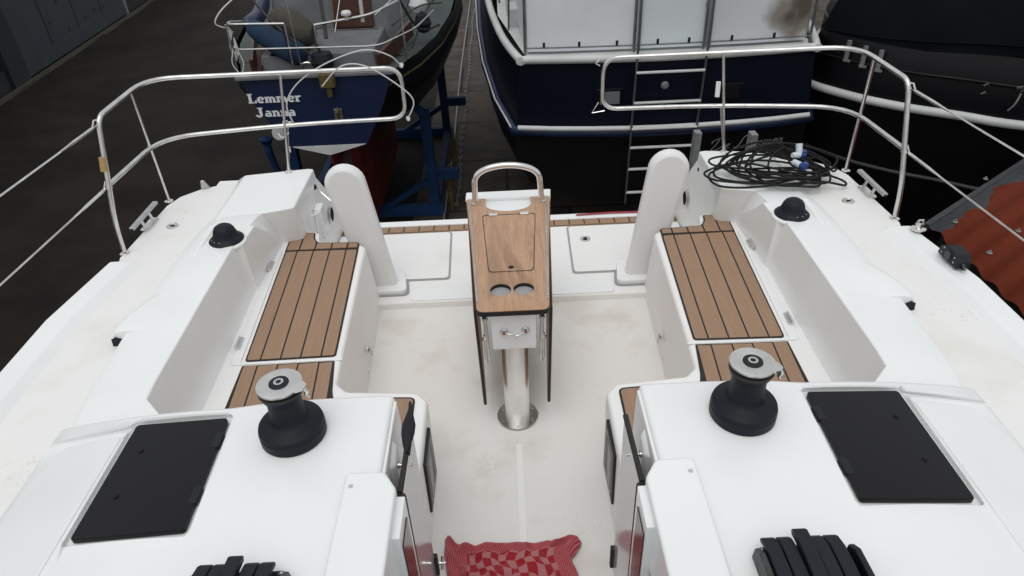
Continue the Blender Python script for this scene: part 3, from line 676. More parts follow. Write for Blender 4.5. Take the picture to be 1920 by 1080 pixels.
# ------------------------------------------------------------------ compasses / domes on the coamings
for s, n_ in ((-1, 0), (1, 1)):
    c = (1.503*s, 3.175, .712)
    bm = B(); lathe(bm, [(0, -.02), (.104, -.02), (.100, .0), (0, .0)], c, 32); base = link('instrument_pad', bm, 'gelcoat', Y, bevel=.008)
    bm = B(); prof = [(0, 0), (.088, 0), (.090, .006), (.085, .012), (.074, .020), (.065, .032), (.059, .048), (.054, .064), (.045, .078), (.032, .087), (.016, .091), (0, .092)]
    lathe(bm, [(a, z) for a, z in prof], c, 36); d = link('compass_dome', bm, 'navy_plastic', Y)
    bm = B(); loft(bm, [[(c[0]-.028, c[1]-.056, c[2]+.03), (c[0]+.0, c[1]-.062, c[2]+.03), (c[0]+.0, c[1]-.05, c[2]+.066), (c[0]-.02, c[1]-.045, c[2]+.066)], [(c[0]-.024, c[1]-.04, c[2]+.03), (c[0]+.0, c[1]-.04, c[2]+.03), (c[0], c[1]-.03, c[2]+.066), (c[0]-.018, c[1]-.03, c[2]+.066)]]); link('compass_lens', bm, 'acrylic', d)
    bm = B()
    for k in (-.5, -.1, .35): lathe(bm, [(0, 0), (.005, 0), (.004, .002), (0, .003)], (c[0]+.072*sin(k+.5*s), c[1]-.072*cos(k+.5*s), c[2]+.020), 8)
    link('dome_screw', bm, 'aluminium', d)
    # moulded wedge outboard of the dome
    bm = B(); loft(bm, [[(1.615*s, 3.05, .66), (1.615*s, 3.36, .66), (1.625*s, 3.35, .712), (1.625*s, 3.06, .699)], [(1.665*s, 3.05, .66), (1.665*s, 3.36, .66), (1.655*s, 3.35, .712), (1.655*s, 3.06, .699)]]); link('moulded_rib', bm, 'gelcoat', Y, bevel=.008)

# ------------------------------------------------------------------ deck fittings
def cleat(s, x=2.11, y=3.55):
    bm = B(); z = ZD+.055
    beam(bm, (x*s, y-.165, z+.012), (x*s, y+.165, z+.012), .030, .018); c = link('mooring_cleat', bm, 'aluminium', Y, bevel=.005)
    for dy in (-.05, .05):
        bm = B(); tube(bm, [((x-.012)*s, y+dy, ZD+.008), (x*s, y+dy, z+.006)], .010, 8); link('cleat_leg', bm, 'chrome_satin', c)
    bm = B(); prism(bm, mir(rnd([(x-.04, y-.08), (x+.012, y-.08), (x+.012, y+.08), (x-.04, y+.08)], .02), s), ZD-.002, ZD+.010); link('cleat_base', bm, 'chrome_satin', c)
cleat(-1); cleat(1)
for x, y in ((-1.956, 3.528), (1.95, 3.46)):
    bm = B(); lathe(bm, [(0, 0), (.036, 0), (.034, .004), (.024, .005), (.022, .003), (0, .003)], (x, y, ZD), 28); f = link('deck_filler', bm, 'chrome_satin', Y)
    bm = B(); beam(bm, (x-.012, y, ZD+.006), (x+.012, y, ZD+.006), .006, .004); link('filler_key', bm, 'black_plastic', f)
bm = B(); loft(bm, [[(-1.955, 4.0, ZD), (-1.90, 4.02, ZD), (-1.91, 4.04, ZD), (-1.96, 4.02, ZD)], [(-1.945, 4.0, ZD+.06), (-1.925, 4.01, ZD+.06), (-1.93, 4.02, ZD+.06), (-1.95, 4.01, ZD+.06)]]); link('fairlead', bm, 'aluminium', Y, bevel=.006)
bm = B(); lathe(bm, [(0, 0), (.036, 0), (.036, .006), (.016, .012), (.014, .03), (0, .032)], (2.125, 3.045, ZD+.042), 20); tube(bm, [(2.105, 3.045, ZD+.07), (2.115, 3.045, ZD+.095), (2.135, 3.045, ZD+.095), (2.145, 3.045, ZD+.07)], .006, 8)
link('padeye', bm, 'chrome', Y)
bm = B(); prof = [(2.66, 0), (2.66, .03), (2.69, .062), (2.76, .07), (2.81, .045), (2.82, 0)]
loft(bm, [[(2.10, y, ZD+.043+z) for y, z in prof], [(2.17, y, ZD+.043+z) for y, z in prof]]); k = link('lead_block', bm, 'clutch_plastic', Y, bevel=.006)
bm = B(); lathe(bm, [(0, 0), (.022, 0), (.022, .008), (0, .01)], (2.10, 2.735, ZD+.075), 16, Matrix.Rotation(-pi/2, 4, 'Y')); tube(bm, [(2.13, 2.66, ZD+.07), (2.13, 2.64, ZD+.05), (2.13, 2.66, ZD+.045)], .006, 8); link('block_sheave', bm, 'scuffed_grey', k)
bm = B()
for y, z in ((2.69, .02), (2.69, .045), (2.78, .05), (2.79, .02)): lathe(bm, [(0, 0), (.005, 0), (0, .004)], (2.0995, y, ZD+.043+z), 8, Matrix.Rotation(-pi/2, 4, 'Y'))
link('block_rivet', bm, 'aluminium', k)

# ------------------------------------------------------------------ pushpits
def pushpit(s):
    rt = .0135
    top = fillet([(2.105*s, 3.235, ZD+.02), (2.10*s, 3.25, .80), (2.05*s, 3.38, 1.335), (2.03*s, 3.93, 1.357), (.622*s, 4.21, 1.275), (.622*s, 4.21, .955), (1.365*s, 4.20, .95), (2.07*s, 3.95, .995), (2.095*s, 3.33, .99)], [0, .12, .06, .18, .10, .10, .5, .22, 0])
    bm = B(); tube(bm, top, rt, 12); p = link('pushpit', bm, 'chrome_satin', Y)
    def post(a, b_, r_=.0105, name='post'):
        bm = B(); tube(bm, [a, b_], r_, 10); q = link(name, bm, 'chrome_satin', p)
    post((2.105*s, 3.855, ZD), (2.043*s, 3.745, 1.335)); post((1.415*s, 4.12, .655), (1.35*s, 4.205, 1.29), .010)
    post((1.415*s, 4.13, .655), (1.378*s, 4.20, .95), .0065, 'strut')
    for x, y, z in ((2.105, 3.235, ZD), (2.105, 3.855, ZD), (1.415, 4.12, .662)):
        bm = B(); lathe(bm, [(0, 0), (.026, 0), (.026, .005), (.016, .010), (0, .010)], (x*s, y, z), 16); link('post_foot', bm, 'chrome', p)
    return p
PL = pushpit(-1); PR = pushpit(1)
bm = B(); tube(bm, [(-2.080, 3.305, 1.075), (-2.074, 3.325, 1.145)], .0165, 12); link('tape_wrap', bm, 'tape_ochre', PL)
bm = B(); tube(bm, [(1.335, 4.16, 1.02), (1.335, 4.17, 1.11)], .015, 10); link('holder_tube', bm, 'gelcoat', PR)
bm = B(); tube(bm, [(.60, 4.21, 1.23), (.575, 4.205, 1.245), (.60, 4.21, 1.27)], .004, 6); tube(bm, [(.60, 4.21, 1.0), (.56, 4.205, .935), (.64, 4.205, .945)], .004, 6); link('small_eye', bm, 'chrome', PR)
# lifelines
for s, p in ((-1, PL), (1, PR)):
    for (a, b_) in (((2.06*s, 3.37, 1.30), (2.20*s, .9, 1.27)), ((2.098*s, 3.325, .985), (2.24*s, .9, .93))):
        a = Vector(a); b_ = Vector(b_); d = (b_-a).normalized()
        bm = B(); tube(bm, [a+d*.30, b_, b_+Vector((0, -2.4, 0))], .0042, 8); l = link('lifeline_wire', bm, 'chrome_satin', p)
        bm = B(); tube(bm, [a+d*.03, a+d*.06, a+d*.10, a+d*.22, a+d*.27, a+d*.33], [.004, .009, .0085, .0085, .006, .0045], 10); link('turnbuckle', bm, 'chrome_satin', l)
        bm = B(); tube(bm, [a+Vector((0, .02, -.02)), a+Vector((0, -.02, .005)), a+d*.05, a+Vector((.012*s, .0, .022)), a+Vector((0, .02, .02))], .005, 8); link('shackle', bm, 'chrome', l)
        bm = B(); zz = b_.z
        # stanchion out of frame ahead
    bm = B(); tube(bm, [(2.10*s, .9, ZD), (2.20*s, .9, 1.29)], .012, 10); link('stanchion', bm, 'chrome_satin', Y)
# wire loop clipped between the ends of the left pushpit, with the little round mirror disc
bm = B(); tube(bm, smooth_pts([(-.615, 4.20, 1.29), (-.66, 4.10, 1.38), (-.80, 4.05, 1.43), (-1.05, 4.10, 1.345), (-1.25, 4.15, 1.22), (-1.345, 4.17, 1.09), (-1.33, 4.17, .97)], 6), .0042, 6)
tube(bm, smooth_pts([(-1.10, 4.15, 1.20), (-.95, 4.1, 1.33), (-.80, 4.10, 1.32), (-.62, 4.15, 1.17), (-.56, 4.18, 1.07), (-.605, 4.20, .965)], 6), .0042, 6)
wl = link('wire_lanyard', bm, 'rope_white', PL)
for q in ((-.61, 4.20, 1.29), (-.61, 4.20, .955), (-1.36, 4.19, .96)):
    bm = B(); lathe(bm, [(0, -.016), (.012, -.012), (.016, 0), (.012, .012), (0, .016)], q, 12); link('lanyard_end', bm, 'chrome', wl)
bm = B(); lathe(bm, [(0, 0), (.046, 0), (.048, .006), (.044, .012), (0, .014)], (-1.44, 4.20, .90), 20, Matrix.Rotation(R(70), 4, 'X')); dm_ = link('round_light', bm, 'hatch_seal', PL)
bm = B(); tube(bm, smooth_pts([(-1.44, 4.17, .91), (-1.425, 4.17, .88), (-1.40, 4.17, .885), (-1.375, 4.18, .905)], 5), .005, 6); link('light_bracket', bm, 'gelcoat', dm_)
bm = B(); tube(bm, [(-1.40, 4.20, .97), (-1.40, 4.19, .93), (-1.37, 4.19, .93)], .006, 8); box(bm, (-1.385, 4.19, .965), (.03, .02, .03)); box(bm, (-1.395, 4.16, .80), (.03, .02, .03)); link('clamp', bm, 'chrome_satin', PL)

# ------------------------------------------------------------------ cockpit table
bm = B(); lathe(bm, [(.0, 0.004), (.063, .004), (.063, .60), (0, .60)], (0, 2.49, 0), 40)
T = link('cockpit_table', bm, 'column_steel', Y)
bm = B(); lathe(bm, [(0, .001), (.105, .001), (.106, .006), (.103, .011), (0, .011)], (0, 2.49, 0), 48)
link('table_foot', bm, 'chrome_satin', T)
bm = B()
for k in range(6):
    a = k*pi/3+.5; lathe(bm, [(0, 0), (.008, 0), (.006, .003), (0, .004)], (.086*cos(a), 2.49+.086*sin(a), .011), 10)
link('foot_bolt', bm, 'chrome', T)
# body under the table top
bm = B(); loft(bm, [[(-.100, 2.425, .49), (.100, 2.425, .49), (.14, 3.36, .60), (-.14, 3.36, .60)], [(-.103, 2.42, .705), (.103, 2.42, .705), (.165, 3.44, .705), (-.165, 3.44, .705)]])
link('table_body', bm, 'gelcoat_satin', T, bevel=.008)
bm = B(); prism(bm, [(-.118, 2.412), (.118, 2.412), (.19, 3.44), (-.19, 3.44)], .697, .7215); link('body_lip', bm, 'gelcoat', T, bevel=.004)
bm = B(); prism(bm, [(-.19, 3.22), (.19, 3.22), (.205, 3.40), (.238, 3.47), (.246, 3.545), (-.238, 3.545), (-.232, 3.47), (-.2, 3.40)], .60, .722); link('table_end_block', bm, 'gelcoat', T, bevel=.006)
bm = B(); prism(bm, [(-.24, 3.462), (.24, 3.462), (.246, 3.547), (-.238, 3.547)], .72, .742); link('table_end_cap', bm, 'gelcoat', T, bevel=.006)
bm = B(); lathe(bm, [(0, 0), (.019, 0), (.019, .004), (.012, .008), (.008, .016), (0, .016)], (-.045, 2.419, .60), 16, Matrix.Rotation(pi/2, 4, 'X')); lathe(bm, [(0, 0), (.019, 0), (.019, .004), (.012, .008), (.008, .016), (0, .016)], (.053, 2.419, .605), 16, Matrix.Rotation(pi/2, 4, 'X'))
tube(bm, smooth_pts([(-.038, 2.408, .598), (-.01, 2.404, .592), (.01, 2.404, .585), (.046, 2.408, .603)], 5), .003, 6); tube(bm, [(.0, 2.404, .575), (.006, 2.402, .590), (.016, 2.402, .582), (.006, 2.404, .570)], .003, 6)
link('drawer_latch', bm, 'chrome', T)
# wooden top with cutout and cup holders
top_poly = [(.158, 2.385), (.200, 3.0), (.236, 3.458), (.128, 3.458)]
arc = []
for k in range(15):
    a = pi*k/14; arc.append((.128*cos(a), 3.385-.085*sin(a)))
poly = [(-.158, 2.385), (.158, 2.385), (.200, 3.0), (.236, 3.458), (.128, 3.458)] + arc + [(-.128, 3.458), (-.234, 3.458), (-.198, 3.0)]
rr = [.035, .035, 0, .008, .005]+[0]*15+[.005, .008, 0]
bm = B(); prism(bm, rnd(poly, rr), .7255, .742)
tt = link('table_top', bm, 'table_wood', T)
cs = []
for x in (-.052, .053):
    b2 = B(); lathe(b2, [(0, .70), (.0475, .70), (.0475, .80), (0, .80)], (x, 2.549, 0), 40); cs.append(link('c', b2, 'caulk'))
b2 = B(); lathe(b2, [(0, .70), (.0145, .70), (.0145, .80), (0, .80)], (0, 2.733, 0), 24); cs.append(link('c', b2, 'caulk'))
def ringcut(poly_o, w):
    # groove around the lid
    b2 = B(); c = Vector((0, 0)); 
    cx = sum(p[0] for p in poly_o)/len(poly_o); cy = sum(p[1] for p in poly_o)/len(poly_o)
    inn = []
    for x, y in poly_o:
        d = Vector((x-cx, y-cy)); d = d*(1-w/max(d.length, 1e-6)); inn.append((cx+d.x, cy+d.y))
    o0 = [b2.verts.new((x, y, .738)) for x, y in poly_o]; i0 = [b2.verts.new((x, y, .738)) for x, y in inn]
    o1 = [b2.verts.new((x, y, .78)) for x, y in poly_o]; i1 = [b2.verts.new((x, y, .78)) for x, y in inn]
    n = len(o0)
    for i in range(n):
        j = (i+1) % n
        b2.faces.new((o0[i], o0[j], i0[j], i0[i])); b2.faces.new((o1[i], o1[j], i1[j], i1[i])); b2.faces.new((o0[i], o0[j], o1[j], o1[i])); b2.faces.new((i0[i], i0[j], i1[j], i1[i]))
    return link('c', b2, 'caulk')
lid = rnd([(-.108, 2.694), (.108, 2.694), (.145, 3.262), (-.144, 3.262)], .025, 6)
cut(tt, cs)
for p in tt.data.polygons: p.use_smooth = False
lcx, lcy = 0, 2.97
b2 = B(); O_ = lid; I_ = []
for x, y in lid:
    d = Vector((x-lcx, y-lcy)); I_.append((lcx+x-lcx-d.x/abs(d.x if abs(d.x) > 1e-6 else 1)*.0035, y-(.0055 if y > lcy else -.0055)))
loft(b2, [[(x, y, .7423) for x, y in O_], [(x, y, .7431) for x, y in O_], [(x, y, .7431) for x, y in I_], [(x, y, .7423) for x, y in I_]], cap=False)
link('lid_gap', b2, 'caulk', T)
bm = B(); prism(bm, rnd([(x*1.006 if abs(x) > .13 else x, y) for x, y in poly], rr), .7215, .7255); tu = link('top_underside', bm, 'black_edge', T)
cs = []
for x in (-.052, .053):
    b2 = B(); lathe(b2, [(0, .60), (.047, .60), (.047, .80), (0, .80)], (x, 2.549, 0), 32); cs.append(link('c', b2, 'caulk'))
cut(tu, cs)
bm = B(); prism(bm, rnd([(-.1595, 2.3835), (.1595, 2.3835), (.2015, 3.0), (.2365, 3.4), (-.2345, 3.4), (-.1995, 3.0)], [.035, .035, 0, 0, 0, 0]), .715, .7385)
cs = [ ]
o_ = link('top_edge_band', bm, 'black_edge', T)
for x in (-.052, .053):
    b2 = B(); lathe(b2, [(0, .60), (.047, .60), (.047, .80), (0, .80)], (x, 2.549, 0), 32); cs.append(link('c', b2, 'caulk'))
b2 = B(); prism(b2, [(p[0], p[1]) for p in [(.15, 3.46), (-.15, 3.46)] + [(-.15, 3.385)] + [(-.13*cos(pi*k/14), 3.385-.087*sin(pi*k/14)) for k in range(15)] + [(.15, 3.385)]], .60, .80); cs.append(link('c', b2, 'caulk'))
cut(o_, cs)
for x in (-.052, .053):
    bm = B(); lathe(bm, [(0, .7222), (.0468, .7222), (.0468, .7228), (0.0, .7228)], (x, 2.549, 0), 32); link('cup_holder', bm, 'hatch_seal', T)
for x, y in ((-.083, 3.262), (.085, 3.262)):
    bm = B(); beam(bm, (x-.022, y, .745), (x+.022, y, .745), .030, .004); tube(bm, [(x-.022, y, .748), (x+.022, y, .748)], .004, 8); link('lid_hinge', bm, 'chrome_satin', T)
for s in (-1, 1):
    bm = B(); N_ = 46
    for k in range(N_):
        a = lerp((.156*s, 2.46, .7435), (.212*s, 3.44, .7435), k/N_); b_ = lerp((.156*s, 2.46, .7435), (.212*s, 3.44, .7435), (k+.82)/N_)
        tube(bm, [a, b_], .0048, 6)
    link('piano_hinge', bm, 'chrome_satin', T)
    # folded leaf
    bm = B(); loft(bm, [[(.162*s, 2.43, .715), (.150*s, 2.44, .135), (.205*s, 3.40, .135), (.217*s, 3.42, .715)], [(.174*s, 2.43, .715), (.162*s, 2.44, .135), (.217*s, 3.40, .135), (.229*s, 3.42, .715)]])
    lf = link('folded_leaf', bm, 'black_edge', T)
    bm = B(); loft(bm, [[(.1745*s, 2.435, .712), (.1625*s, 2.445, .138), (.2175*s, 3.395, .138), (.2295*s, 3.415, .712)], [(.1765*s, 2.435, .712), (.1645*s, 2.445, .138), (.2195*s, 3.395, .138), (.2315*s, 3.415, .712)]])
    link('leaf_veneer', bm, 'table_wood', lf)
    bm = B(); loft(bm, [[(.1595*s, 2.435, .712), (.1475*s, 2.445, .138), (.2025*s, 3.395, .138), (.2145*s, 3.415, .712)], [(.1615*s, 2.435, .712), (.1495*s, 2.445, .138), (.2045*s, 3.395, .138), (.2165*s, 3.415, .712)]])
    link('leaf_veneer', bm, 'table_wood', lf)
    # leaf stays
    bm = B(); tube(bm, [(.128*s, 2.44, .655), (.122*s, 2.45, .40)], .0085, 10); lathe(bm, [(0, -.012), (.012, -.008), (.014, 0), (.012, .008), (0, .012)], (.128*s, 2.44, .66), 12)
    tube(bm, [(.135*s, 2.44, .57), (.134*s, 2.45, .42)], .006, 8); lathe(bm, [(0, -.01), (.01, -.006), (.01, .006), (0, .01)], (.137*s, 2.44, .545), 10)
    link('leaf_stay', bm, 'chrome_satin', T)
# grab rail
hp = []
for k in range(25):
    a = pi*k/24; hp.append((-.178*cos(a)*1.0, 3.395, .868+.10*sin(a)**.8))
bm = B(); tube(bm, [(-.183, 3.395, .735)]+hp+[(.187, 3.395, .735)], .0165, 14); g = link('grab_rail', bm, 'chrome', T)
bm = B()
for x in (-.183, .187): lathe(bm, [(0, .7425), (.021, .7425), (.021, .748), (0, .748)], (x, 3.395, 0), 16)
link('rail_flange', bm, 'chrome_satin', g)

# ------------------------------------------------------------------ things lying on the yacht
# shore-power cable
def cable():
    pts = []; rnd_ = random.Random(11)
    cx, cy = 1.56, 3.77
    N_ = 13
    for k in range(N_):
        ox = rnd_.uniform(-.09, .20); oy = rnd_.uniform(-.07, .07); ax = rnd_.uniform(.14, .36); ay = rnd_.uniform(.08, .22); ph = rnd_.uniform(-.3, .3)
        m_ = 9; lift = rnd_.uniform(0, .09)
        for j in range(m_):
            a = 2*pi*j/m_+ph; x = cx+ox+ax*cos(a)+rnd_.uniform(-.02, .02); y = cy+oy+ay*sin(a)+rnd_.uniform(-.015, .015)
            y = min(y, 4.08); h = .68+.004*k+rnd_.uniform(-.004, .012)+lift*max(0, sin(a))
            if x > 1.75: h -= .03
            pts.append((x, y, h))
    # two stray loops
    pts += [(1.45, 3.72, .76), (1.32, 3.78, .72), (1.215, 3.74, .69), (1.23, 3.62, .68), (1.36, 3.56, .685), (1.6, 3.55, .70), (1.85, 3.62, .67), (1.98, 3.60, .65), (2.0, 3.68, .645), (1.86, 3.76, .68), (1.72, 3.86, .73), (1.58, 4.0, .74), (1.68, 4.07, .75), (1.80, 3.98, .71)]
    return smooth_pts(pts, 5)
bm = B(); tube(bm, cable(), .0066, 7)
CB = tag(link('power_cable', bm, 'cable_black'), 'coiled black shore power cable with blue and white plugs, lying on the right stern deck', 'power cable')
def plug(c, d, up):
    c = Vector(c); d = Vector(d).normalized()
    bm = B(); tube(bm, [c, c+d*.010, c+d*.038], [.016, .021, .021], 14); a = link('plug_body', bm, 'plug_blue', CB)
    bm = B(); tube(bm, [c-d*.05, c-d*.045, c-d*.0], [.014, .017, .018], 14); link('plug_sleeve', bm, 'plug_white', CB)
    bm = B(); box(bm, c+d*.03+Vector((0, 0, .02)), (.03, .03, .014)); link('plug_flap', bm, 'plug_blue', CB, bevel=.003)
plug((1.72, 3.66, .765), (.55, -.75, -.1), 0)
plug((1.765, 3.80, .765), (.8, .25, -.1), 0)
bm = B(); tube(bm, [(1.765, 3.80, .765), (1.765, 3.83, .825)], [.018, .020], 12); link('plug_cap', bm, 'plug_white', CB)

# tea towel on the sole
bm = B(); uvl = bm.loops.layers.uv.new('UVMap'); nx, ny = 90, 60; V = []
import mathutils.noise as mn
for j in range(ny+1):
    row = []
    for i in range(nx+1):
        u = i/nx; v = j/ny
        x = -.315+.52*u; y = 1.36+.385*v
        # wavy outline
        y += (.05*math.exp(-((u-.03)/.05)**2)-.010*math.exp(-((u-.21)/.05)**2)+.020*math.exp(-((u-.92)/.12)**2)-.03*max(0, (u-.975)/.025))*v
        x += .03*sin(v*5)*(1-u)*.5+(.035*math.exp(-((v-1)/.12)**2)-.02*math.exp(-((v-.8)/.1)**2)+.03*(1-v))*u
        p = Vector((u*5, v*4, 0)); z = .012+.026*abs(mn.noise(p*.9))+.022*abs(mn.noise(p*1.8+Vector((3, 1, 0))))+.008*mn.noise(p*4.5)+.010*(1-abs(2*((u*2.3+v*1.1+.25*mn.noise(p)) % 1)-1))**6+.010*(1-abs(2*((u*1.4-v*1.9+.3*mn.noise(p*.8)) % 1)-1))**7
        e = min(u, 1-u, 1-v, 1)/.07; z = z*min(1, .35+e)+.012*math.exp(-((e-.5)/.5)**2)
        x += .008*mn.noise(p*1.7+Vector((9, 0, 0))); y += .010*mn.noise(p*1.9+Vector((0, 7, 0)))
        row.append(bm.verts.new((x, y, z)))
    V.append(row)
for j in range(ny):
    for i in range(nx):
        f = bm.faces.new((V[j][i], V[j][i+1], V[j+1][i+1], V[j+1][i]))
        for lp, (a, b_) in zip(f.loops, ((i, j), (i+1, j), (i+1, j+1), (i, j+1))): lp[uvl].uv = (a/nx+.03*mn.noise(Vector((a/14, b_/14, 2))), b_/ny*.72+.04*mn.noise(Vector((a/12, b_/12, 8))))
me_t = link('tea_towel', bm, 'towel_check', angle=80)
md = me_t.modifiers.new('s', 'SOLIDIFY'); md.thickness = .006
tag(me_t, 'crumpled red and pink checked tea towel on the cockpit floor by the companionway', 'towel')

# ------------------------------------------------------------------ lettering built from strokes
def ribbon(bm, pts, w, M, cyc=False):
    P = [Vector((p[0], p[1])) for p in pts]; n = len(P); L_ = []
    for i, p in enumerate(P):
        d = (P[min(i+1, n-1)]-P[max(i-1, 0)])
        if d.length < 1e-9: d = Vector((1, 0))
        d.normalize(); nn = Vector((-d.y, d.x)); ww = w[i] if isinstance(w, list) else w
        L_.append((p+nn*ww/2, p-nn*ww/2))
    for a, b_ in zip(L_, L_[1:]):
        face(bm, [M(a[0]), M(a[1]), M(b_[1]), M(b_[0])])
def arcp(cx, cy, rx, ry, a0, a1, n=12): return [(cx+rx*cos(R(a0+(a1-a0)*k/n)), cy+ry*sin(R(a0+(a1-a0)*k/n))) for k in range(n+1)]
T_ = .19; S_ = .12
GL = {   # heavy serif glyphs: list of (points, width), advance
 'L': ([([(.2, .03), (.2, .97)], T_+.04), ([(.02, .95), (.42, .95)], S_), ([(.02, .05), (.62, .05)], S_), ([(.60, .0), (.60, .30)], S_)], .72),
 'J': ([([(.34, .97), (.34, .2)], T_+.04), (arcp(.17, .2, .17, .16, 0, -190), T_), ([(.12, .95), (.55, .95)], S_)], .64),
 'e': ([(arcp(.27, .31, .20, .27, 10, 320, 16), T_-.01), ([(.12, .32), (.46, .32)], S_-.02)], .56),
 'a': ([(arcp(.22, .19, .15, .15, 0, 360, 14), T_-.02), ([(.40, .02), (.40, .42)], T_), (arcp(.26, .44, .14, .14, 0, 150), T_-.04), ([(.36, .04), (.52, .04)], S_)], .56),
 'n': ([([(.15, .0), (.15, .6)], T_), (arcp(.30, .40, .15, .16, 160, 0), T_-.03), ([(.46, .0), (.46, .42)], T_), ([(.0, .04), (.28, .04)], S_), ([(.34, .04), (.60, .04)], S_), ([(.0, .57), (.18, .57)], S_)], .64),
 'm': ([([(.15, .0), (.15, .6)], T_), (arcp(.28, .40, .13, .16, 160, 0), T_-.03), ([(.42, .0), (.42, .42)], T_), (arcp(.56, .40, .13, .16, 160, 0), T_-.03), ([(.70, .0), (.70, .42)], T_), ([(.0, .04), (.26, .04)], S_), ([(.33, .04), (.52, .04)], S_), ([(.60, .04), (.84, .04)], S_), ([(.0, .57), (.18, .57)], S_)], .87),
 'r': ([([(.15, .0), (.15, .6)], T_), (arcp(.34, .36, .16, .20, 150, 50), T_-.02), ([(.0, .04), (.32, .04)], S_), ([(.0, .57), (.18, .57)], S_)], .50),
}
SG = {   # thin script strokes
 'D': ([(smooth_pts([(.25, .9, 0), (.15, .4, 0), (.0, .08, 0), (.25, .0, 0), (.62, .3, 0), (.62, .8, 0), (.3, 1.0, 0), (-.1, .85, 0), (-.12, .6, 0)], 6), .05)], .8),
 'L': ([(smooth_pts([(.50, .86, 0), (.44, 1.02, 0), (.28, .95, 0), (.20, .65, 0), (.14, .25, 0), (-.04, .04, 0)], 5), .06), (smooth_pts([(-.14, .10, 0), (-.04, .04, 0), (.22, .04, 0), (.42, -.03, 0), (.58, .08, 0)], 5), .06)], .70),
 'e': ([(smooth_pts([(-.08, .12, 0), (.1, .22, 0), (.26, .38, 0), (.16, .45, 0), (.05, .25, 0), (.12, .03, 0), (.32, .12, 0)], 5), .045)], .38),
 'm': ([(smooth_pts([(-.02, .35, 0), (.06, .42, 0), (.04, .0, 0), (.16, .38, 0), (.24, .38, 0), (.22, .0, 0), (.34, .38, 0), (.42, .38, 0), (.40, .08, 0), (.50, .08, 0)], 4), .045)], .55),
 'r': ([(smooth_pts([(-.02, .2, 0), (.08, .44, 0), (.14, .38, 0), (.24, .38, 0), (.2, .08, 0), (.32, .1, 0)], 4), .045)], .36),
}
def write(bm, text, glyphs, origin, h, ex, ey, sx=1, shear=0):
    ex = Vector(ex); ey = Vector(ey); o = Vector(origin); x = 0; nrm = ex.cross(ey).normalized(); k = 0
    for ch in text:
        if ch == ' ': x += .35; continue
        strokes, adv = glyphs[ch]
        for pts, w in strokes:
            k += 1; off = nrm*(.0003*k)
            ribbon(bm, [(p[0], p[1]) for p in pts], w, lambda v, x=x, off=off: tuple(o+ex*((v[0]+x+shear*v[1])*h*sx)+ey*(v[1]*h)+off))
        x += adv
    return x*h*sx

# ------------------------------------------------------------------ small blue sailing boat (back left)
A = empty('sailing_boat', (-2.18, 11, GZ), 'small navy blue sailing boat with Lemmer Janna on its transom, propped on a blue cradle', 'sailing boat')
AX = -2.18
Asec = [(8.0, .895, .13, .50, -.72, -.86), (8.7, 1.14, .14, .62, -.80, -.98), (9.5, 1.36, .17, .8, -.88, -1.08), (10.5, 1.50, .22, .92, -.95, -1.16), (11.8, 1.55, .30, .95, -1.0, -1.2), (13.2, 1.36, .42, .8, -.98, -1.18), (14.6, .92, .58, .45, -.85, -1.1), (15.8, .40, .72, .12, -.6, -.9), (16.4, .04, .8, .02, -.2, -.4)]
def Apt(sec, t):   # t 0 top .. 1 keel (right half)
    y, b_, zt, bb, zb, zk = sec
    P0 = Vector((b_, zt)); P1 = Vector((b_*1.03, zt-.32)); P2 = Vector((bb*1.25, zb+.1)); P3 = Vector((bb*.55, zb-.05)); P4 = Vector((0, zk))
    Q = [P0, P1, P2, P3, P4]
    if y == 8.0: Q = [P0, Vector((.76, -.22)), Vector((.60, -.52)), Vector((.48, -.735)), Vector((0, -.86))]
    f = t*4; i = min(3, int(f)); return Q[i].lerp(Q[i+1], f-i)
def Ahull(t0, t1, m_, name, off=0):
    for s in (1, -1):
        pass
    bm = B()
    for s in (1, -1):
        rings = []
        for i in range(len(Asec)-1):
            for k in range(3):
                sa, sb = Asec[i], Asec[i+1]
                if k and sa[0] == 8.0: pass
                v = k/3; row = []
                for j in range(9):
                    t = t0+(t1-t0)*j/8; p = Apt(sa, t).lerp(Apt(sb, t), v); row.append((AX+s*(p.x+off), sa[0]+(sb[0]-sa[0])*v, p.y))
                rings.append(row)
        row = []
        for j in range(9):
            p = Apt(Asec[-1], t0+(t1-t0)*j/8); row.append((AX+s*p.x, Asec[-1][0], p.y))
        rings.append(row)
        loft(bm, rings, cap=False, closed=False)
    return link(name, bm, m_, A, angle=60)
Ahull(0, .68, 'hull_black', 'topsides'); Ahull(.68, 1, 'antifoul_red', 'underwater_hull')
Ahull(.105, .125, 'cove_gold', 'cove_line', .006)
bm = B(); face(bm, [(AX-.895, 8.0, .13), (AX+.895, 8.0, .13), (AX+.76, 8, -.22), (AX+.60, 8, -.52), (AX+.48, 8.0, -.735), (AX-.48, 8.0, -.735), (AX-.60, 8, -.52), (AX-.76, 8, -.22)]); tr = link('transom', bm, 'hull_navy', A)
bm = B(); loft(bm, [[(AX-.44, 7.985, -.738), (AX+.46, 7.985, -.738), (AX+.0, 7.985, -.862)], [(AX-.44, 8.01, -.738), (AX+.46, 8.01, -.738), (AX+.0, 8.01, -.862)]]); link('transom_foot', bm, 'white_paint_dull', A)
bm = B(); beam(bm, (AX-.92, 7.985, .125), (AX+.92, 7.985, .125), .05, .035); link('transom_cap', bm, 'shaded_white', A, bevel=.006)
bm = B(); write(bm, 'Lemmer', GL, (-3.02, 7.985, -.165), .112, (1, 0, 0), (0, 0, 1), sx=1.40); link('name_lettering', bm, 'lettering_white', A)
bm = B(); write(bm, 'Janna', GL, (-2.955, 7.985, -.335), .112, (1, 0, 0), (0, 0, 1), sx=1.38)
link('name_lettering', bm, 'lettering_white', A)
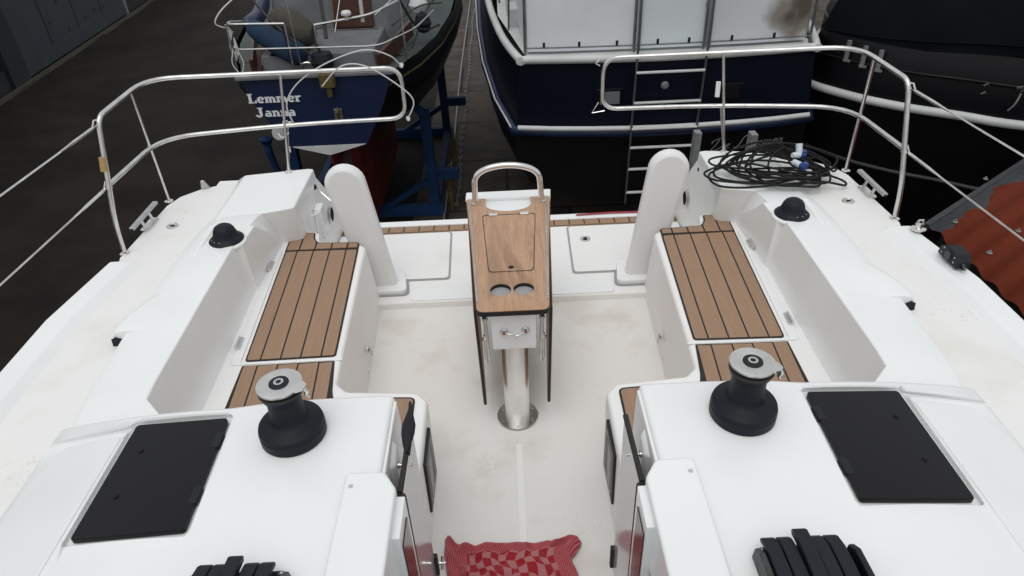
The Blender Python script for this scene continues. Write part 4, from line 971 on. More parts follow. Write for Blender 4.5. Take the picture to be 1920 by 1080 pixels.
bm = B(); box(bm, (-1.985, 7.985, -.36), (.095, .012, .16)); gp = link('gudgeon_plate', bm, 'aluminium', A, bevel=.004)
bm = B(); tube(bm, [(-1.985, 7.97, -.40), (-1.985, 7.93, -.30), (-1.985, 7.97, -.27)], .02, 8); link('gudgeon', bm, 'rusty_yellow', gp)
bm = B(); box(bm, (-2.03, 7.95, .08), (.17, .12, .16)); tube(bm, [(-2.03, 7.95, 0), (-2.03, 7.95, -.12)], .035, 10); link('outboard_bracket', bm, 'rusty_yellow', A, bevel=.02)
bm = B(); lathe(bm, [(0, -.12), (.10, -.10), (.135, 0), (.11, .09), (0, .12)], (-2.08, 8.1, .26), 18); link('compass_bowl', bm, 'navy_plastic', A)
# rudder and keel
bm = B(); loft(bm, [[(AX+.02, 8.05, -.85), (AX+.02, 8.45, -.95), (AX-.02, 8.45, -.95), (AX-.02, 8.05, -.85)], [(AX+.02, 8.15, -2.2), (AX+.02, 8.6, -2.2), (AX-.02, 8.6, -2.2), (AX-.02, 8.15, -2.2)]]); link('rudder', bm, 'antifoul_red', A, bevel=.01)
bm = B(); loft(bm, [[(AX+.05, 9.2, -1.0), (AX+.05, 13, -1.05), (AX-.05, 13, -1.05), (AX-.05, 9.2, -1.0)], [(AX+.12, 9.6, GZ+.14), (AX+.12, 12.4, GZ+.14), (AX-.12, 12.4, GZ+.14), (AX-.12, 9.6, GZ+.14)]]); link('keel', bm, 'antifoul_red', A, bevel=.02)
# deck: aft deck, cockpit well, side decks, cabin
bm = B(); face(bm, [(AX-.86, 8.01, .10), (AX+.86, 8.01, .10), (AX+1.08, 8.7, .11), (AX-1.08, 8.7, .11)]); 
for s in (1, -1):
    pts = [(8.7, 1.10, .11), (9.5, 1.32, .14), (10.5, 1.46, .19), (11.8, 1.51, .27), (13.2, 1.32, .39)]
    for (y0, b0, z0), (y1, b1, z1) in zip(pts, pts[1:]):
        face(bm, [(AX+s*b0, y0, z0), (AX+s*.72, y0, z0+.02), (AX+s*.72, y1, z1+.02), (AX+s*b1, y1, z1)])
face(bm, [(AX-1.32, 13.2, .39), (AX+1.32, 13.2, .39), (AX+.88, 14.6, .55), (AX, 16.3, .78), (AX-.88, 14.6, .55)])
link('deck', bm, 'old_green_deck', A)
bm = B(); loft(bm, [[(AX-.70, 8.25, .08), (AX+.70, 8.25, .08), (AX+.75, 9.9, .16), (AX-.75, 9.9, .16)], [(AX-.66, 8.27, .30), (AX+.66, 8.27, .30), (AX+.70, 9.9, .38), (AX-.70, 9.9, .38)]]); wl_ = link('cockpit_surround', bm, 'shaded_white', A, bevel=.02)
bm = B(); loft(bm, [[(AX-.78, 9.2, .10), (AX+.78, 9.2, .10), (AX+.85, 13.0, .40), (AX-.85, 13.0, .40)], [(AX-.66, 9.3, 1.02), (AX+.66, 9.3, 1.02), (AX+.55, 12.8, 1.05), (AX-.55, 12.8, 1.05)]]); cab = link('cabin', bm, 'shaded_white', A, bevel=.03)
bm = B(); loft(bm, [[(AX+.05, 9.18, .36), (AX+.56, 9.18, .36), (AX+.54, 9.27, 1.06), (AX+.05, 9.27, 1.06)], [(AX+.05, 9.26, .36), (AX+.56, 9.26, .36), (AX+.54, 9.33, 1.06), (AX+.05, 9.33, 1.06)]]); link('companionway_boards', bm, 'varnished_wood', A, bevel=.01)
bm = B(); tube(bm, [(AX+.0, 9.14, .33), (AX+.62, 9.14, .33)], .02, 8); link('companionway_sill', bm, 'varnished_wood', A)
for s, x0 in ((1, .80), (-1, .80)):
    bm = B(); beam(bm, (AX+s*.74, 8.15, .20), (AX+s*1.02, 9.3, .30), .05, .20); link('coaming_board', bm, 'varnished_wood', A, bevel=.01)
bm = B(); rs = []
# stern rail
def T8(pts, r_, name, m_='chrome_satin', n=8, par=A):
    bm = B(); tube(bm, pts, r_, n); return link(name, bm, m_, par)
ra = T8(fillet([(-3.05, 8.9, .55), (-3.10, 8.25, .70), (-3.06, 8.05, .72), (-2.42, 8.05, .70)], .1), .014, 'stern_rail')
T8(fillet([(-2.10, 8.1, .66), (-1.45, 8.12, .74), (-1.15, 8.6, .80), (-.95, 9.2, .82)], .15), .014, 'stern_rail')
T8(fillet([(-3.10, 8.3, .45), (-3.05, 8.02, .45), (-1.4, 8.02, .42), (-1.02, 8.6, .46), (-.85, 9.3, .5)], .15), .010, 'lower_rail')
for x, y, z0, z1 in ((-3.07, 8.05, .12, .72), (-2.42, 8.05, .12, .70), (-2.10, 8.08, .12, .66), (-1.17, 8.55, .12, .80)):
    T8([(x, y, z0), (x, y, z1)], .012, 'rail_post')
T8([(-2.33, 8.06, .12), (-2.36, 8.06, 1.6)], .005, 'backstay'); T8([(-1.95, 8.4, .5), (-1.62, 9.3, 1.9)], .005, 'backstay')
T8([(-1.98, 8.05, .52), (-2.03, 8.35, 1.1)], [.024, .018], 'oar', 'canvas_beige'); T8([(-1.88, 8.12, .66), (-1.93, 8.5, 1.3)], .014, 'boathook', 'cove_gold'); T8([(-1.55, 8.12, .66), (-1.60, 8.5, 1.2)], .022, 'flag_pole', 'mast_grey')
bm = B(); lathe(bm, [(0, -.04), (.02, -.04), (.02, .0), (.055, .012), (.058, .035), (.045, .055), (0, .062)], (-1.72, 8.10, .74), 20); link('gps_antenna', bm, 'white_paint_dull', A)
T8(smooth_pts([(-2.42, 8.05, .68), (-2.2, 8.1, .60), (-1.98, 8.1, .64)], 5), .006, 'rope', 'canvas_beige')
T8(smooth_pts([(-3.06, 8.1, .66), (-3.16, 8.0, .74), (-3.1, 8.05, .85), (-2.98, 8.2, .95)], 5), .008, 'rope', 'rope_white')
T8(smooth_pts([(-3.05, 8.03, .45), (-3.09, 8.0, .3), (-3.02, 8.0, .18), (-2.97, 8.02, .30), (-3.0, 8.03, .42)], 5), .006, 'rope', 'rope_white')
T8(smooth_pts([(-2.33, 8.1, .14), (-2.32, 8.05, .24), (-2.22, 8.05, .25), (-2.17, 8.05, .14)], 5), .014, 'deck_handle', 'chrome')
T8([(-1.4, 8.1, .74), (-1.1, 8.2, .95), (-.9, 8.6, 1.0)], .006, 'stay', 'rope_white')
# bundles in its cockpit
bm = B(); tube(bm, smooth_pts([(-2.95, 8.45, .62), (-2.75, 8.35, .50), (-2.45, 8.25, .34), (-2.3, 8.2, .30)], 4), [.05, .09, .11, .12, .125, .13, .135, .14, .14, .14, .13, .11, .06], 14)
tag(link('sail_bag', bm, 'canvas_blue', angle=80), 'long dark blue sail bag lying across the cockpit of the navy sailing boat', 'sail bag')
bm = B(); tube(bm, smooth_pts([(-2.75, 8.75, .62), (-2.55, 8.6, .60), (-2.35, 8.45, .52), (-2.22, 8.3, .44)], 4), [.05, .10, .13, .155, .165, .17, .17, .16, .155, .145, .13, .10, .05], 14)
tag(link('canvas_bundle', bm, 'canvas_beige', angle=80), 'fat beige canvas bundle behind the blue sail bag on the small sailing boat', 'canvas')
bm = B(); loft(bm, [[(-2.75, 8.2, .30), (-2.35, 8.2, .30), (-2.25, 8.5, .32), (-2.6, 8.5, .32)], [(-2.62, 8.25, .42), (-2.4, 8.25, .40), (-2.33, 8.4, .42), (-2.55, 8.42, .45)]])
tag(link('dark_bag', bm, 'canvas_black', bevel=.03), 'black canvas bag on the aft deck of the small sailing boat, below the blue bag', 'bag')
for q, r_, m_, lb in (((-.98, 9.1, .40), .11, 'navy_plastic', 'dark blue round fender hanging on the right rail of the small sailing boat'),):
    bm = B(); lathe(bm, [(0, -r_*1.2), (r_*.7, -r_*.9), (r_, 0), (r_*.7, r_*.9), (r_*.2, r_*1.2), (0, r_*1.4)], q, 16); tag(link('fender', bm, m_), lb, 'fender')
bm = B(); lathe(bm, [(0, -.1), (.10, -.08), (.13, 0), (.09, .08), (0, .1)], (-1.05, 9.45, .55), 16); tag(link('buoy', bm, 'white_paint_dull'), 'white round buoy on the right side deck of the small sailing boat', 'buoy')
T8([(-2.42, 8.06, .12), (-2.44, 8.05, .68)], .016, 'rail_post', 'black_edge'); T8(smooth_pts([(-2.1, 8.08, .12), (-2.08, 8.07, .35), (-2.14, 8.08, .55), (-2.10, 8.09, .66)], 4), .018, 'rail_post', 'black_edge')
T8(smooth_pts([(-2.9, 8.5, .95), (-2.6, 8.2, .70), (-2.3, 8.1, .42), (-2.12, 8.1, .25)], 5), .014, 'sheet_rope', 'black_edge')
for k in range(5): T8(smooth_pts([(-3.09+.01*k, 8.15, .68-.015*k), (-3.11, 8.12, .45), (-3.07+.012*k, 8.1, .30+.02*k), (-3.06, 8.16, .55)], 4), .006, 'coiled_line', 'rope_white')
bm = B(); tube(bm, smooth_pts([(-3.0, 9.4, .75), (-2.96, 8.9, .62), (-3.0, 8.5, .60)], 4), [.05, .08, .09, .09, .09, .09, .09, .08, .05], 10); tag(link('mooring_line_bag', bm, 'hull_navy', angle=80), 'dark navy bag hanging at the left rear corner of the small sailing boat', 'bag')
bm = B(); beam(bm, (-2.92, 8.12, .14), (-2.88, 9.3, .50), .16, .03); link('teak_side_plank', bm, 'varnished_wood', A, bevel=.01)
# tangled lines along the starboard rail
for k, (a, b_, c) in enumerate((((-1.17, 8.55, .8), (-1.0, 8.8, .4), (-.8, 9.4, .3)), ((-1.3, 8.6, .5), (-1.0, 9.0, .62), (-.75, 9.5, .55)), ((-1.1, 8.7, .2), (-.95, 9.2, .5), (-.72, 9.8, .7)))):
    T8(smooth_pts([a, b_, c], 6), .011 if k else .016, 'rope', 'black_edge' if k != 1 else 'canvas_beige', 6)

# blue cradle
CR = empty('boat_cradle', (-2.2, 10, GZ), 'blue steel cradle with diagonal braces standing under the small navy sailing boat', 'boat cradle')
def bmx(name, a, b_, w, h, m_='cradle_blue', par=CR): bm = B(); beam(bm, a, b_, w, h); return link(name, bm, m_, par, bevel=.008, seg=1)
for yy in (9.95, 13.3):
    bmx('cross_beam', (-3.45, yy, GZ+.10), (-1.05, yy, GZ+.10), .14, .18)
    for x, s in ((-1.17, 1), (-3.3, -1)):
        bmx('post', (x, yy, GZ+.02), (x-.03*s, yy, -1.05), .15, .15)
        bmx('brace', (x-.02*s, yy, -2.15), (x-.85*s, yy, GZ+.15), .09, .09)
        bmx('arm', (x, yy, -2.08), (x+s*.42, yy, -2.08), .13, .16)
        bmx('support_pad', (x-.03*s, yy, -1.1), (x-.22*s, yy, -.92), .25, .06)
for x in (-1.17, -3.3): bmx('long_beam', (x, 9.9, GZ+.09), (x, 13.4, GZ+.09), .12, .14)
for x, y in ((-.93, 10.1), (-.95, 11.6)):
    bm = B(); tube(bm, [(x, y, GZ), (x+.02, y, -2.0)], .03, 8); tube(bm, [(x, y, -2.6), (x, y+.05, -2.25)], .05, 8); link('yellow_prop', bm, 'rusty_yellow', CR)
bm = B(); lathe(bm, [(0, 0), (.06, .02), (.05, .12), (.10, .2), (0, .24)], (-3.15, 8.6, -1.05), 8); tube(bm, [(-3.15, 8.6, -1.0), (-3.0, 8.9, -2.78)], .05, 8); link('end_prop', bm, 'cradle_blue', CR)

# chain on the ground between the boats
bm = B()
for k in range(90):
    y = 10.2+k*.16; x = -.86+.02*sin(k*.3); tl = Matrix.Rotation(pi/2*(k % 2), 4, 'Y')
    pts = [tuple(Vector((x, y, GZ+.035))+tl @ Vector((.028*cos(2*pi*j/8), .055*sin(2*pi*j/8), 0))) for j in range(8)]
    tube(bm, pts, .010, 5, cyc=True)
tag(link('chain', bm, 'galvanised', angle=80), 'long grey steel chain lying on the paving between the two rows of boats', 'chain')
bm = B(); tube(bm, smooth_pts([(-1.05, 9.6, GZ+.02), (-1.03, 13, GZ+.02), (-1.06, 18, GZ+.02), (-1.02, 26, GZ+.02)], 8), .018, 6)
tag(link('ground_cable', bm, 'galvanised'), 'straight grey cable on the ground running beside the chain', 'cable')

# ------------------------------------------------------------------ motor cruiser with pale canvas (back right)
M_ = empty('motor_cruiser', (2.15, 13, GZ), 'dark navy motor cruiser with pale canvas enclosure and steel stern ladder', 'motor cruiser')
MX = 2.17
Bst = [(9.0, 1.93, -.09, 2.03, -1.06), (9.8, 2.13, -.03, 2.24, -.93), (11.0, 2.29, .06, 2.42, -.72), (12.0, 2.36, .14, 2.50, -.48), (13.0, 2.38, .24, 2.53, -.20), (15.0, 2.2, .45, 2.4, .15), (17, 1.7, .7, 1.95, .4), (19.5, .1, 1.0, .15, .8)]
bm = B()
rings = []
for y, bt, zt, bs, zs in Bst: rings.append([(MX-bt, y+.0, zt), (MX-bs+.02, y, zs)])
loft(bm, rings, cap=False, closed=False)
rings = []
for y, bt, zt, bs, zs in Bst: rings.append([(MX+bt, y, zt), (MX+bs-.02, y, zs)])
loft(bm, rings, cap=False, closed=False)
# stern panel, slightly curved
SX = [(-1, 0), (-.5, -.06), (0, -.08), (.5, -.06), (1, 0)]
loft(bm, [[(MX+1.93*u, 9.0+d, -.09-.02*(1-u*u)) for u, d in SX], [(MX+2.01*u, 9.0+d, -1.06-.05*(1-u*u)) for u, d in SX]], cap=False, closed=False)
link('bulwark', bm, 'hull_dark_navy', M_, angle=50)
# hull below the strake
bm = B(); rings = []
for y, bt, zt, bs, zs in Bst:
    k = 1 if y < 17 else .8
    zb = -2.25+.0*(y-9) if y < 15 else -2.25+(y-15)*.5
    secL = [(-bs, zs), (-bs*.985, zs+(zb-zs)*.35), (-bs*.90, zs+(zb-zs)*.66), (-bs*.55, zs+(zb-zs)*.90), (0, zb), (bs*.55, zs+(zb-zs)*.90), (bs*.90, zs+(zb-zs)*.66), (bs*.985, zs+(zb-zs)*.35), (bs, zs)]
    rings.append([(MX+x, y+(-.07*(1-(x/bs)**2) if y == 9.0 else 0), z) for x, z in secL])
loft(bm, rings, cap=True, closed=False)
for f in bm.faces:
    c = f.calc_center_median()
    if c.z < -1.35 and c.y > 9.3: f.material_index = 1
link('lower_hull', bm, None, M_, angle=50, mats=['hull_black', 'antifoul_red'])
# strake and white line
def rail(pts, r_, name, m_, flat=1, n=8): bm = B(); tube(bm, pts, r_, n, flat=flat); return link(name, bm, m_, M_, angle=60)
strL = [(MX-bs, y, zs) for y, bt, zt, bs, zs in Bst]; strR = [(MX+bs, y, zs) for y, bt, zt, bs, zs in Bst]
ster = [(MX+2.03*u, 9.0+d-.02, -1.06-.05*(1-u*u)) for u, d in [(-1, 0), (-.75, -.035), (-.5, -.06), (-.25, -.075), (0, -.08), (.25, -.075), (.5, -.06), (.75, -.035), (1, 0)]]
rail(list(reversed(strL))+ster[1:-1]+strR, .075, 'strake', 'hull_navy')
rail([(p[0], p[1]-.055, p[2]+.075) for p in [(ster[0][0]+.04, ster[0][1], ster[0][2])]+ster[1:-1]+[(ster[-1][0]-.04, ster[-1][1], ster[-1][2])]], .036, 'white_line', 'white_paint_dull', 1)
rail([(p[0]-.055, p[1]-.02, p[2]+.07) for p in reversed(strL)], .014, 'white_line', 'white_paint_dull')
capL = [(MX-bt, y, zt) for y, bt, zt, bs, zs in Bst]; capR = [(MX+bt, y, zt) for y, bt, zt, bs, zs in Bst]
caps = [(MX+1.93*u, 9.0+d-.01, -.09-.02*(1-u*u)) for u, d in [(-1, 0), (-.96, -.01), (-.5, -.06), (0, -.08), (.5, -.06), (.96, -.01), (1, 0)]]
rail(smooth_pts(list(reversed(capL))[:-1]+caps+capR[1:], 4), .055, 'cap_rail', 'white_paint_dull')
bm = B(); face(bm, [(MX-1.85, 8.99, -.06), (MX-.9, 8.945, -.06), (MX, 8.93, -.06), (MX+.9, 8.945, -.06), (MX+1.85, 8.99, -.06), (MX+2.2, 11, .02), (MX+2.2, 14, .3), (MX-2.2, 14, .3), (MX-2.2, 11, .02)]); link('side_deck', bm, 'white_paint_dull', M_)
# canvas enclosure
XS = [.32, 1.72, 2.66, 3.98]
for i, (a, b_) in enumerate(zip(XS, XS[1:])):
    bm = B(); nx_, nz_ = 14, 12; V = []
    for k in range(nz_+1):
        row = []
        for j in range(nx_+1):
            x = a+.02+(b_-a-.04)*j/nx_; z = -.02+2.2*k/nz_; yb = 9.0-.075*(1-((x-MX)/1.9)**2)
            row.append(bm.verts.new((x, yb+.09+.02*k/nz_+.012*mn.noise(Vector((x*2, z*1.6, i))), z)))
        V.append(row)
    for k in range(nz_):
        for j in range(nx_): bm.faces.new((V[k][j], V[k][j+1], V[k+1][j+1], V[k+1][j]))
    link('canvas_panel', bm, ('vinyl', 'vinyl_pale', 'vinyl_stained')[i], M_, angle=80)
bm = B(); loft(bm, [[(.33, 9.1, -.02), (.06, 13.8, .32)], [(.33, 9.12, 2.2), (.06, 13.8, 2.4)]], cap=False, closed=False); loft(bm, [[(3.99, 9.1, -.02), (4.2, 13.8, .32)], [(3.99, 9.12, 2.2), (4.2, 13.8, 2.4)]], cap=False, closed=False); face(bm, [(.33, 9.12, 2.2), (3.99, 9.12, 2.2), (4.2, 13.8, 2.4), (.06, 13.8, 2.4)]); link('canvas_sides', bm, 'vinyl', M_)
for x, y in ((.31, 9.06), (1.72, 8.985), (1.78, 8.985), (2.62, 8.985), (2.69, 8.985), (4.02, 9.05)):
    T8([(x, y+.01, -.05), (x, y+.05, 2.3)], .017, 'canopy_frame', 'old_steel', 8, M_)
T8([(x, 9.0-.085*(1-((x-MX)/1.9)**2), .05-.0*x) for x in (.32, 1.0, 1.7, 2.4, 3.2, 4.0)], .010, 'lower_bar', 'old_steel', 8, M_)
bm = B()
for x in (.55, 1.0, 1.48, 2.0, 2.4, 2.95, 3.5): box(bm, (x, 9.0-.085*(1-((x-MX)/1.9)**2)-.01, .09), (.03, .02, .06))
link('turn_button', bm, 'black_plastic', M_)
bm = B()
for k in range(22):
    z = 2.0-k*.075; pts = [tuple(Vector((2.60, 8.955, z))+Matrix.Rotation(pi/2*(k % 2), 4, 'Z') @ Vector((.016*cos(2*pi*j/8), 0, .045*sin(2*pi*j/8)))) for j in range(8)]
    if z > .45: tube(bm, pts, .007, 5, cyc=True)
link('hanging_chain', bm, 'galvanised', M_, angle=80)
# handrail, steps on the left side deck
for y in (10.2, 11.6, 13.0): T8([(.12 if y < 11 else 0.0, y, 0), (.15 if y < 11 else .03, y, .75)], .015, 'rail_post', 'old_steel', 8, M_)
T8([(.16, 9.6, .70), (.14, 10.4, .74), (.03, 13.4, .9)], .014, 'handrail', 'old_steel', 8, M_)
bm = B(); box(bm, (.22, 10.6, .12), (.2, .5, .26)); box(bm, (.2, 11.2, .25), (.2, .5, .5)); link('deck_step', bm, 'white_paint_dull', M_, bevel=.02)
# stern portlights, light, ladder
for x in (1.40, 3.02):
    bm = B(); yb = 9.0-.08*(1-((x-MX)/2)**2)-.012; box(bm, (x, yb, -.62), (.36, .03, .24)); f = link('portlight', bm, 'hull_black', M_, bevel=.01)
    bm = B(); box(bm, (x+.02, yb-.013, -.62), (.26 if x < 2 else .22, .012, .17)); link('pane', bm, 'shaded_white' if x < 2 else 'acrylic', f, bevel=.004)
bm = B(); lathe(bm, [(0, 0), (.05, 0), (.055, .02), (.03, .05), (0, .055)], (2.14, 8.915, -.48), 16, Matrix.Rotation(pi/2, 4, 'X')); link('stern_light', bm, 'galvanised', M_)
bm = B(); lathe(bm, [(0, 0), (.02, 0), (.02, .02), (0, .03)], (2.12, 8.915, -.72), 10, Matrix.Rotation(pi/2, 4, 'X')); link('keyhole', bm, 'galvanised', M_)
LD = T8([(1.74, 8.80, 2.3), (1.735, 8.82, -.1), (1.69, 8.80, -2.15)], .016, 'stern_ladder', 'old_steel', 8, M_)
T8([(2.64, 8.80, 2.3), (2.625, 8.82, -.1), (2.575, 8.80, -2.15)], .016, 'ladder_rail', 'old_steel', 8, LD)
for z in (1.2, .8, -.27, -.67, -1.03, -1.30, -1.62, -1.98):
    if z > 0: continue
    x0 = 1.735-.045*max(0, -z-.1)/2.05; bm = B(); beam(bm, (x0, 8.80, z), (x0+.89, 8.80, z), .045, .028); link('rung', bm, 'white_paint_dull', LD, bevel=.006, seg=1)
bm = B(); write(bm, 'De', SG, (2.84, 8.82, -1.405), .165, (1, .03, .065), (0, 0, 1), sx=1.35, shear=.25); link('name_lettering', bm, 'lettering_grey', M_)
bm = B(); write(bm, 'Lemmer', SG, (2.84+1.53*.165*1.35, 8.827, -1.383), .165, (1, .03, .065), (0, 0, 1), sx=1.35, shear=.25)
link('name_lettering', bm, 'lettering_grey', M_)

# props of the yacht's own stand seen past its stern
for i, (x, zt, w) in enumerate(((1.64, .25, .085), (2.12, .215, .10))):
    bm = B(); beam(bm, (x-.05, 5.5, GZ), (x, 5.5, zt), w, .06)
    o = link('steel_post', bm, 'galvanised', bevel=.006, seg=1)
    tag(o, ('galvanised steel post between the right steering pedestal and the stern box', 'galvanised steel post rising behind the coiled black cable')[i], 'post', 'steel posts behind the stern')
    bm = B(); box(bm, (x, 5.468, zt-.10), (.03, .006, .03)); link('bolt_plate', bm, 'black_edge', o)
    bm = B(); box(bm, (x-.05, 5.5, GZ+.015), (.3, .3, .03)); link('base_plate', bm, 'galvanised', o)

# ------------------------------------------------------------------ black vessel on the far right
C = empty('black_barge', (8, 10, GZ), 'black steel boat at the far right under a dark canvas cover', 'boat')
path = [(4.27, 9.5), (4.63, 8.8), (5.1, 8.3), (5.57, 7.96), (6.1, 7.56), (7.2, 7.15), (9, 7.0), (11, 7.4), (12, 9), (12, 12), (9, 13), (5.8, 12.2), (5.05, 10.8), (4.6, 10.0)]
P3 = [Vector((p[0], p[1], 0)) for p in smooth_pts([(x, y, 0) for x, y in path], 5, True)]
cen = Vector((8.2, 10.0, 0)); n_ = len(P3); NR = []
for i in range(n_):
    d = (P3[(i+1) % n_]-P3[i-1]).normalized(); nn = Vector((d.y, -d.x, 0)); nn = nn if nn.dot(P3[i]-cen) > 0 else -nn; NR.append(nn)
def cring(off, z, zf=None): return [tuple(P3[i]+NR[i]*off+Vector((0, 0, z(P3[i]) if callable(z) else z))) for i in range(n_)]
zr = lambda p: -.70
bm = B(); loft(bm, [cring(-.55, -2.62), cring(-.28, -2.3), cring(-.12, -1.65), cring(0, -.70), cring(-.03, -.20), cring(-.12, .02)]); link('hull', bm, 'hull_black', C, angle=40)
bm = B(); tube(bm, cring(.02, -.70), .055, 10, cyc=True); link('rubbing_strake', bm, 'white_paint_dull', C, angle=80)
bm = B(); tube(bm, cring(-.11, -1.62), .028, 6, cyc=True); link('knuckle_strip', bm, 'scuffed_grey', C, angle=80)
bm = B(); tube(bm, cring(-.02, -.28), .022, 6, cyc=True); link('upper_moulding', bm, 'hull_black', C, angle=80)
bm = B(); HZ = lambda p, d=0: .02+.14*min(1, max(0, (p.x-4.3)/1.6))+d
rings = [cring(-.10, lambda p: HZ(p, -.12)), cring(-.11, lambda p: HZ(p))]
def wav(off, z, a): 
    return [tuple(Vector(p)+Vector((0, 0, a*mn.noise(Vector(p)*1.3)))+NR[i]*(a*1.2*mn.noise(Vector(p)*1.7+Vector((5, 0, 0))))) for i, p in enumerate(cring(off, z))]
rings += [wav(-.20, .32, .07), wav(-.38, .65, .16), wav(-.56, .95, .20), wav(-.75, 1.25, .22), wav(-1.0, 1.55, .20), wav(-1.9, 1.9, .12)]
loft(bm, rings); link('canvas_cover', bm, 'canvas_black', C, angle=70)
bm = B(); tube(bm, [(p[0], p[1], p[2]) for p in cring(-.095, lambda p: HZ(p, -.005))], .010, 6, cyc=True); link('cover_hem', bm, 'canvas_black', C, angle=80)
T8([(5.86, 7.55, .30), (5.55, 7.75, 1.0)], .018, 'cover_pole', 'galvanised', 8, C); T8([(5.86, 7.52, .30), (5.90, 7.50, -.25)], .014, 'cover_pole', 'old_steel', 8, C)
bm = B()
for x, y, z in ((4.62, 8.74, -.16), (4.76, 8.60, -.18), (4.50, 8.95, -.14)): beam(bm, (x, y, z+.12), (x, y, z-.12), .05, .03); beam(bm, (x-.04, y-.02, z-.12), (x+.05, y-.02, z-.14), .03, .03)
link('fender_bracket', bm, 'galvanised', C)
bm = B(); 
for x, y, z in ((5.63, 7.80, -.27), (5.63, 7.80, -.37), (5.92, 7.58, -.28)): tube(bm, [(x-.03, y-.05, z), (x, y-.07, z+.03), (x+.03, y-.05, z)], .01, 6)
tube(bm, smooth_pts([(5.86, 7.56, -.25), (5.95, 7.48, -.22), (6.1, 7.42, -.25), (6.3, 7.35, -.3)], 5), .02, 6); tube(bm, smooth_pts([(5.9, 7.52, -.3), (5.86, 7.5, -.42), (5.82, 7.52, -.5)], 5), .012, 6)
link('mooring_fitting', bm, 'old_steel', C)

# ------------------------------------------------------------------ low shed with a red corrugated roof beside our hull
RD = Vector((.808, .589, 0)); RN = Vector((-.589, .808, 0)); A0 = Vector((3.60, 5.06, -.5))
RO = empty('red_roof_shed', (3.60, 5.06, -.5), 'low shed beside the yacht with a rust red corrugated roof and worn grey edge', 'shed')
RO.rotation_euler = (0, 0, math.atan2(RD.y, RD.x))
bm = B(); rows = []
nu, nv = 2, 150; Wd = 3.6
for j in range(nv+1):
    v = -Wd*j/nv; z = .012*sin(v*2*pi/.20)-.0
    u0 = -.03+(-v)*(-.50)*1.0 if False else (-v)*(-.60)
    # near edge runs roughly along world -y
    p = Vector((0, v)); t = -v/ .80
    u0 = -t*.60+.015*sin(v*30)
    rows.append([(u0, v, z-.0), (2.55, v, z)])
loft(bm, rows, cap=False, closed=False)
rf = link('corrugated_roof', bm, 'roof_red', None, angle=80); rf.parent = RO
md = rf.modifiers.new('s', 'SOLIDIFY'); md.thickness = .006
for q in [(3.805, 5.028), (3.773, 4.552), (3.783, 4.132), (4.534, 5.788), (4.2, 4.86), (4.2, 4.42)]:
    d = Vector((q[0], q[1], 0))-Vector((3.60, 5.06, 0)); u = d.dot(RD); v = d.dot(RN); v = round(v/.2-.25)*.2+.05
    bm = B(); lathe(bm, [(0, 0), (.022, 0), (.020, .006), (.009, .010), (.009, .022), (0, .024)], (u, v, .020), 12); o = link('roof_screw', bm, 'galvanised', None); o.parent = RO
bm = B(); loft(bm, [[(.15, -.08, -2.29), (2.45, -.08, -2.29), (2.45, -3.3, -2.29), (-2.1, -3.3, -2.29)], [(.15, -.08, -.04), (2.45, -.08, -.04), (2.45, -3.3, -.04), (-2.1, -3.3, -.04)]]); o = link('shed_wall', bm, 'wall_dark', None); o.parent = RO
bm = B(); beam(bm, (-.02, -.0, -.03), (2.5, 0, -.03), .05, .06); o = link('edge_trim', bm, 'scuffed_grey', None); o.parent = RO

# ------------------------------------------------------------------ warehouse on the left
WH = empty('warehouse', (-13, 18, GZ), 'dark warehouse on the left edge with blue grey steel doors along its foot', 'warehouse')
P0 = Vector((-12.70, 18.5, GZ)); wd = (Vector((-13.54, 27.97, GZ))-Vector((-12.714, 18.74, GZ))).normalized(); wn_ = Vector((wd.y, -wd.x, 0)); wn_ = wn_ if wn_.x > 0 else -wn_
def WP(u, d, z): return tuple(P0+wd*u+wn_*d+Vector((0, 0, z)))
def wbox(name, u0, u1, d0, d1, z0, z1, m_, par=WH, bevel=0):
    bm = B(); loft(bm, [[WP(u0, d0, z0), WP(u1, d0, z0), WP(u1, d1, z0), WP(u0, d1, z0)], [WP(u0, d0, z1), WP(u1, d0, z1), WP(u1, d1, z1), WP(u0, d1, z1)]]); return link(name, bm, m_, par, bevel=bevel, seg=1)
wbox('wall', -14, 22, -8, -.12, 0, 6.5, 'wall_dark')
wbox('pillar', -.75, .10, -.1, .10, 0, 6.5, 'wall_dark')
wbox('wall_base', -14, -.8, -.1, .02, 0, .5, 'wall_dark')
dr = wbox('steel_door', .18, 7.6, -.1, .0, .04, 4.0, 'door_blue_grey', WH, .01)
wbox('kick_plate', .20, 7.58, .0, .03, .05, .42, 'door_blue_grey', dr)
for u in (2.0, 3.9, 5.8): wbox('door_rib', u-.02, u+.02, .0, .012, .43, 3.9, 'wall_dark', dr)
wbox('door_rail', .2, 2.3, .0, .05, 2.10, 2.17, 'galvanised', dr)
bm = B()
for u, z in ((4.4, .55), (5.2, .62), (6.0, .60), (3.2, .50), (3.0, 1.3), (5.0, 1.7), (2.2, .9), (6.9, 1.0)):
    bx = [WP(u, .004, z), WP(u+.16, .004, z+.02), WP(u+.13, .004, z+.10), WP(u+.02, .004, z+.13)]; face(bm, bx)
link('rust_mark', bm, 'door_black_marks', dr)
wbox('end_post', 7.65, 7.8, -.1, .05, 0, 5, 'galvanised')
wbox('window_pane', .3, 2.2, -.02, .005, 2.2, 3.2, 'acrylic', dr)
bm = B()
rows = []
for k in range(80):
    u = -8+k*.35; rows.append([WP(u, .12+.03*mn.noise(Vector((u, 0, 0))), .0), WP(u, .13, .06), WP(u, .26+.05*mn.noise(Vector((u*1.3, 4, 0))), .06), WP(u, .28+.05*mn.noise(Vector((u, 9, 0))), 0)])
loft(bm, rows); kb = link('kerb', bm, 'kerb'); setting(kb)
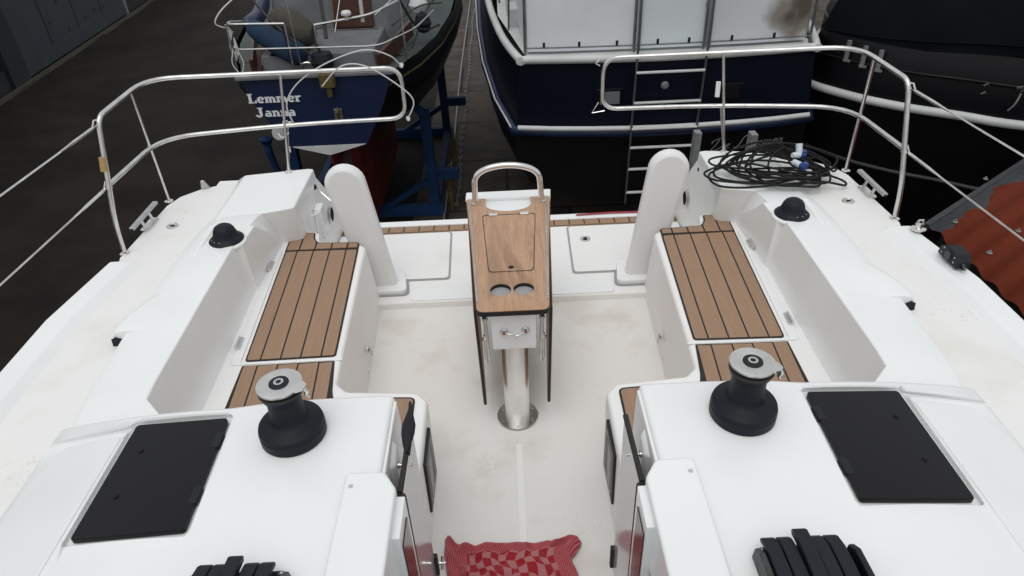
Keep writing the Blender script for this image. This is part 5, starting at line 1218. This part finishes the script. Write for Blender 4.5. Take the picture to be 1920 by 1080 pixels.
bm = B(); lathe(bm, [(0, 0), (.06, 0), (.05, .03), (0, .04)], (-6.6, 18.9, GZ), 10); tag(link('litter', bm, 'white_paint_dull'), 'tiny pale scrap lying alone on the dark asphalt', 'litter')

# ------------------------------------------------------------------ small loose pieces become parts of their own
def split_loose(o, gap=.004):
    bm = bmesh.new(); bm.from_mesh(o.data); bm.verts.ensure_lookup_table(); seen = {}; comps = []
    for v in bm.verts:
        if v.index in seen: continue
        st = [v]; seen[v.index] = len(comps); cur = []
        while st:
            w = st.pop(); cur.append(w.index)
            for e in w.link_edges:
                q = e.other_vert(w)
                if q.index not in seen: seen[q.index] = len(comps); st.append(q)
        comps.append(cur)
    bb = []
    for c in comps:
        P = [bm.verts[i].co for i in c]; bb.append(([min(p[k] for p in P) for k in range(3)], [max(p[k] for p in P) for k in range(3)]))
    grp = list(range(len(comps)))
    for i in range(len(comps)):
        for j in range(i):
            if all(bb[i][0][k] <= bb[j][1][k]+gap and bb[j][0][k] <= bb[i][1][k]+gap for k in range(3)):
                a, b_ = grp[i], grp[j]
                grp = [b_ if g_ == a else g_ for g_ in grp]
    ids = sorted(set(grp))
    if len(ids) < 2: bm.free(); return
    for n_i, gid in enumerate(ids):
        keep = set(i for c, g_ in zip(comps, grp) if g_ == gid for i in c)
        b2 = bm.copy(); b2.verts.ensure_lookup_table()
        bmesh.ops.delete(b2, geom=[v for v in b2.verts if v.index not in keep], context='VERTS')
        if n_i == 0: me = o.data; b2.to_mesh(me); base = o
        else:
            me = o.data.copy(); b2.to_mesh(me); c = o.copy(); c.data = me; COL.objects.link(c)
        b2.free()
    bm.free()
for o in list(COL.objects):
    if o.type == 'MESH' and o.name.split('.')[0] in ('handle_lever', 'turn_button', 'rust_mark', 'foot_bolt', 'block_sheave', 'screw', 'small_eye', 'clamp', 'mooring_fitting', 'dome_screw', 'block_rivet', 'fender_bracket', 'deck_step', 'drawer_latch', 'leaf_stay', 'rail_flange', 'wing_nut', 'outboard_bracket'):
        split_loose(o)
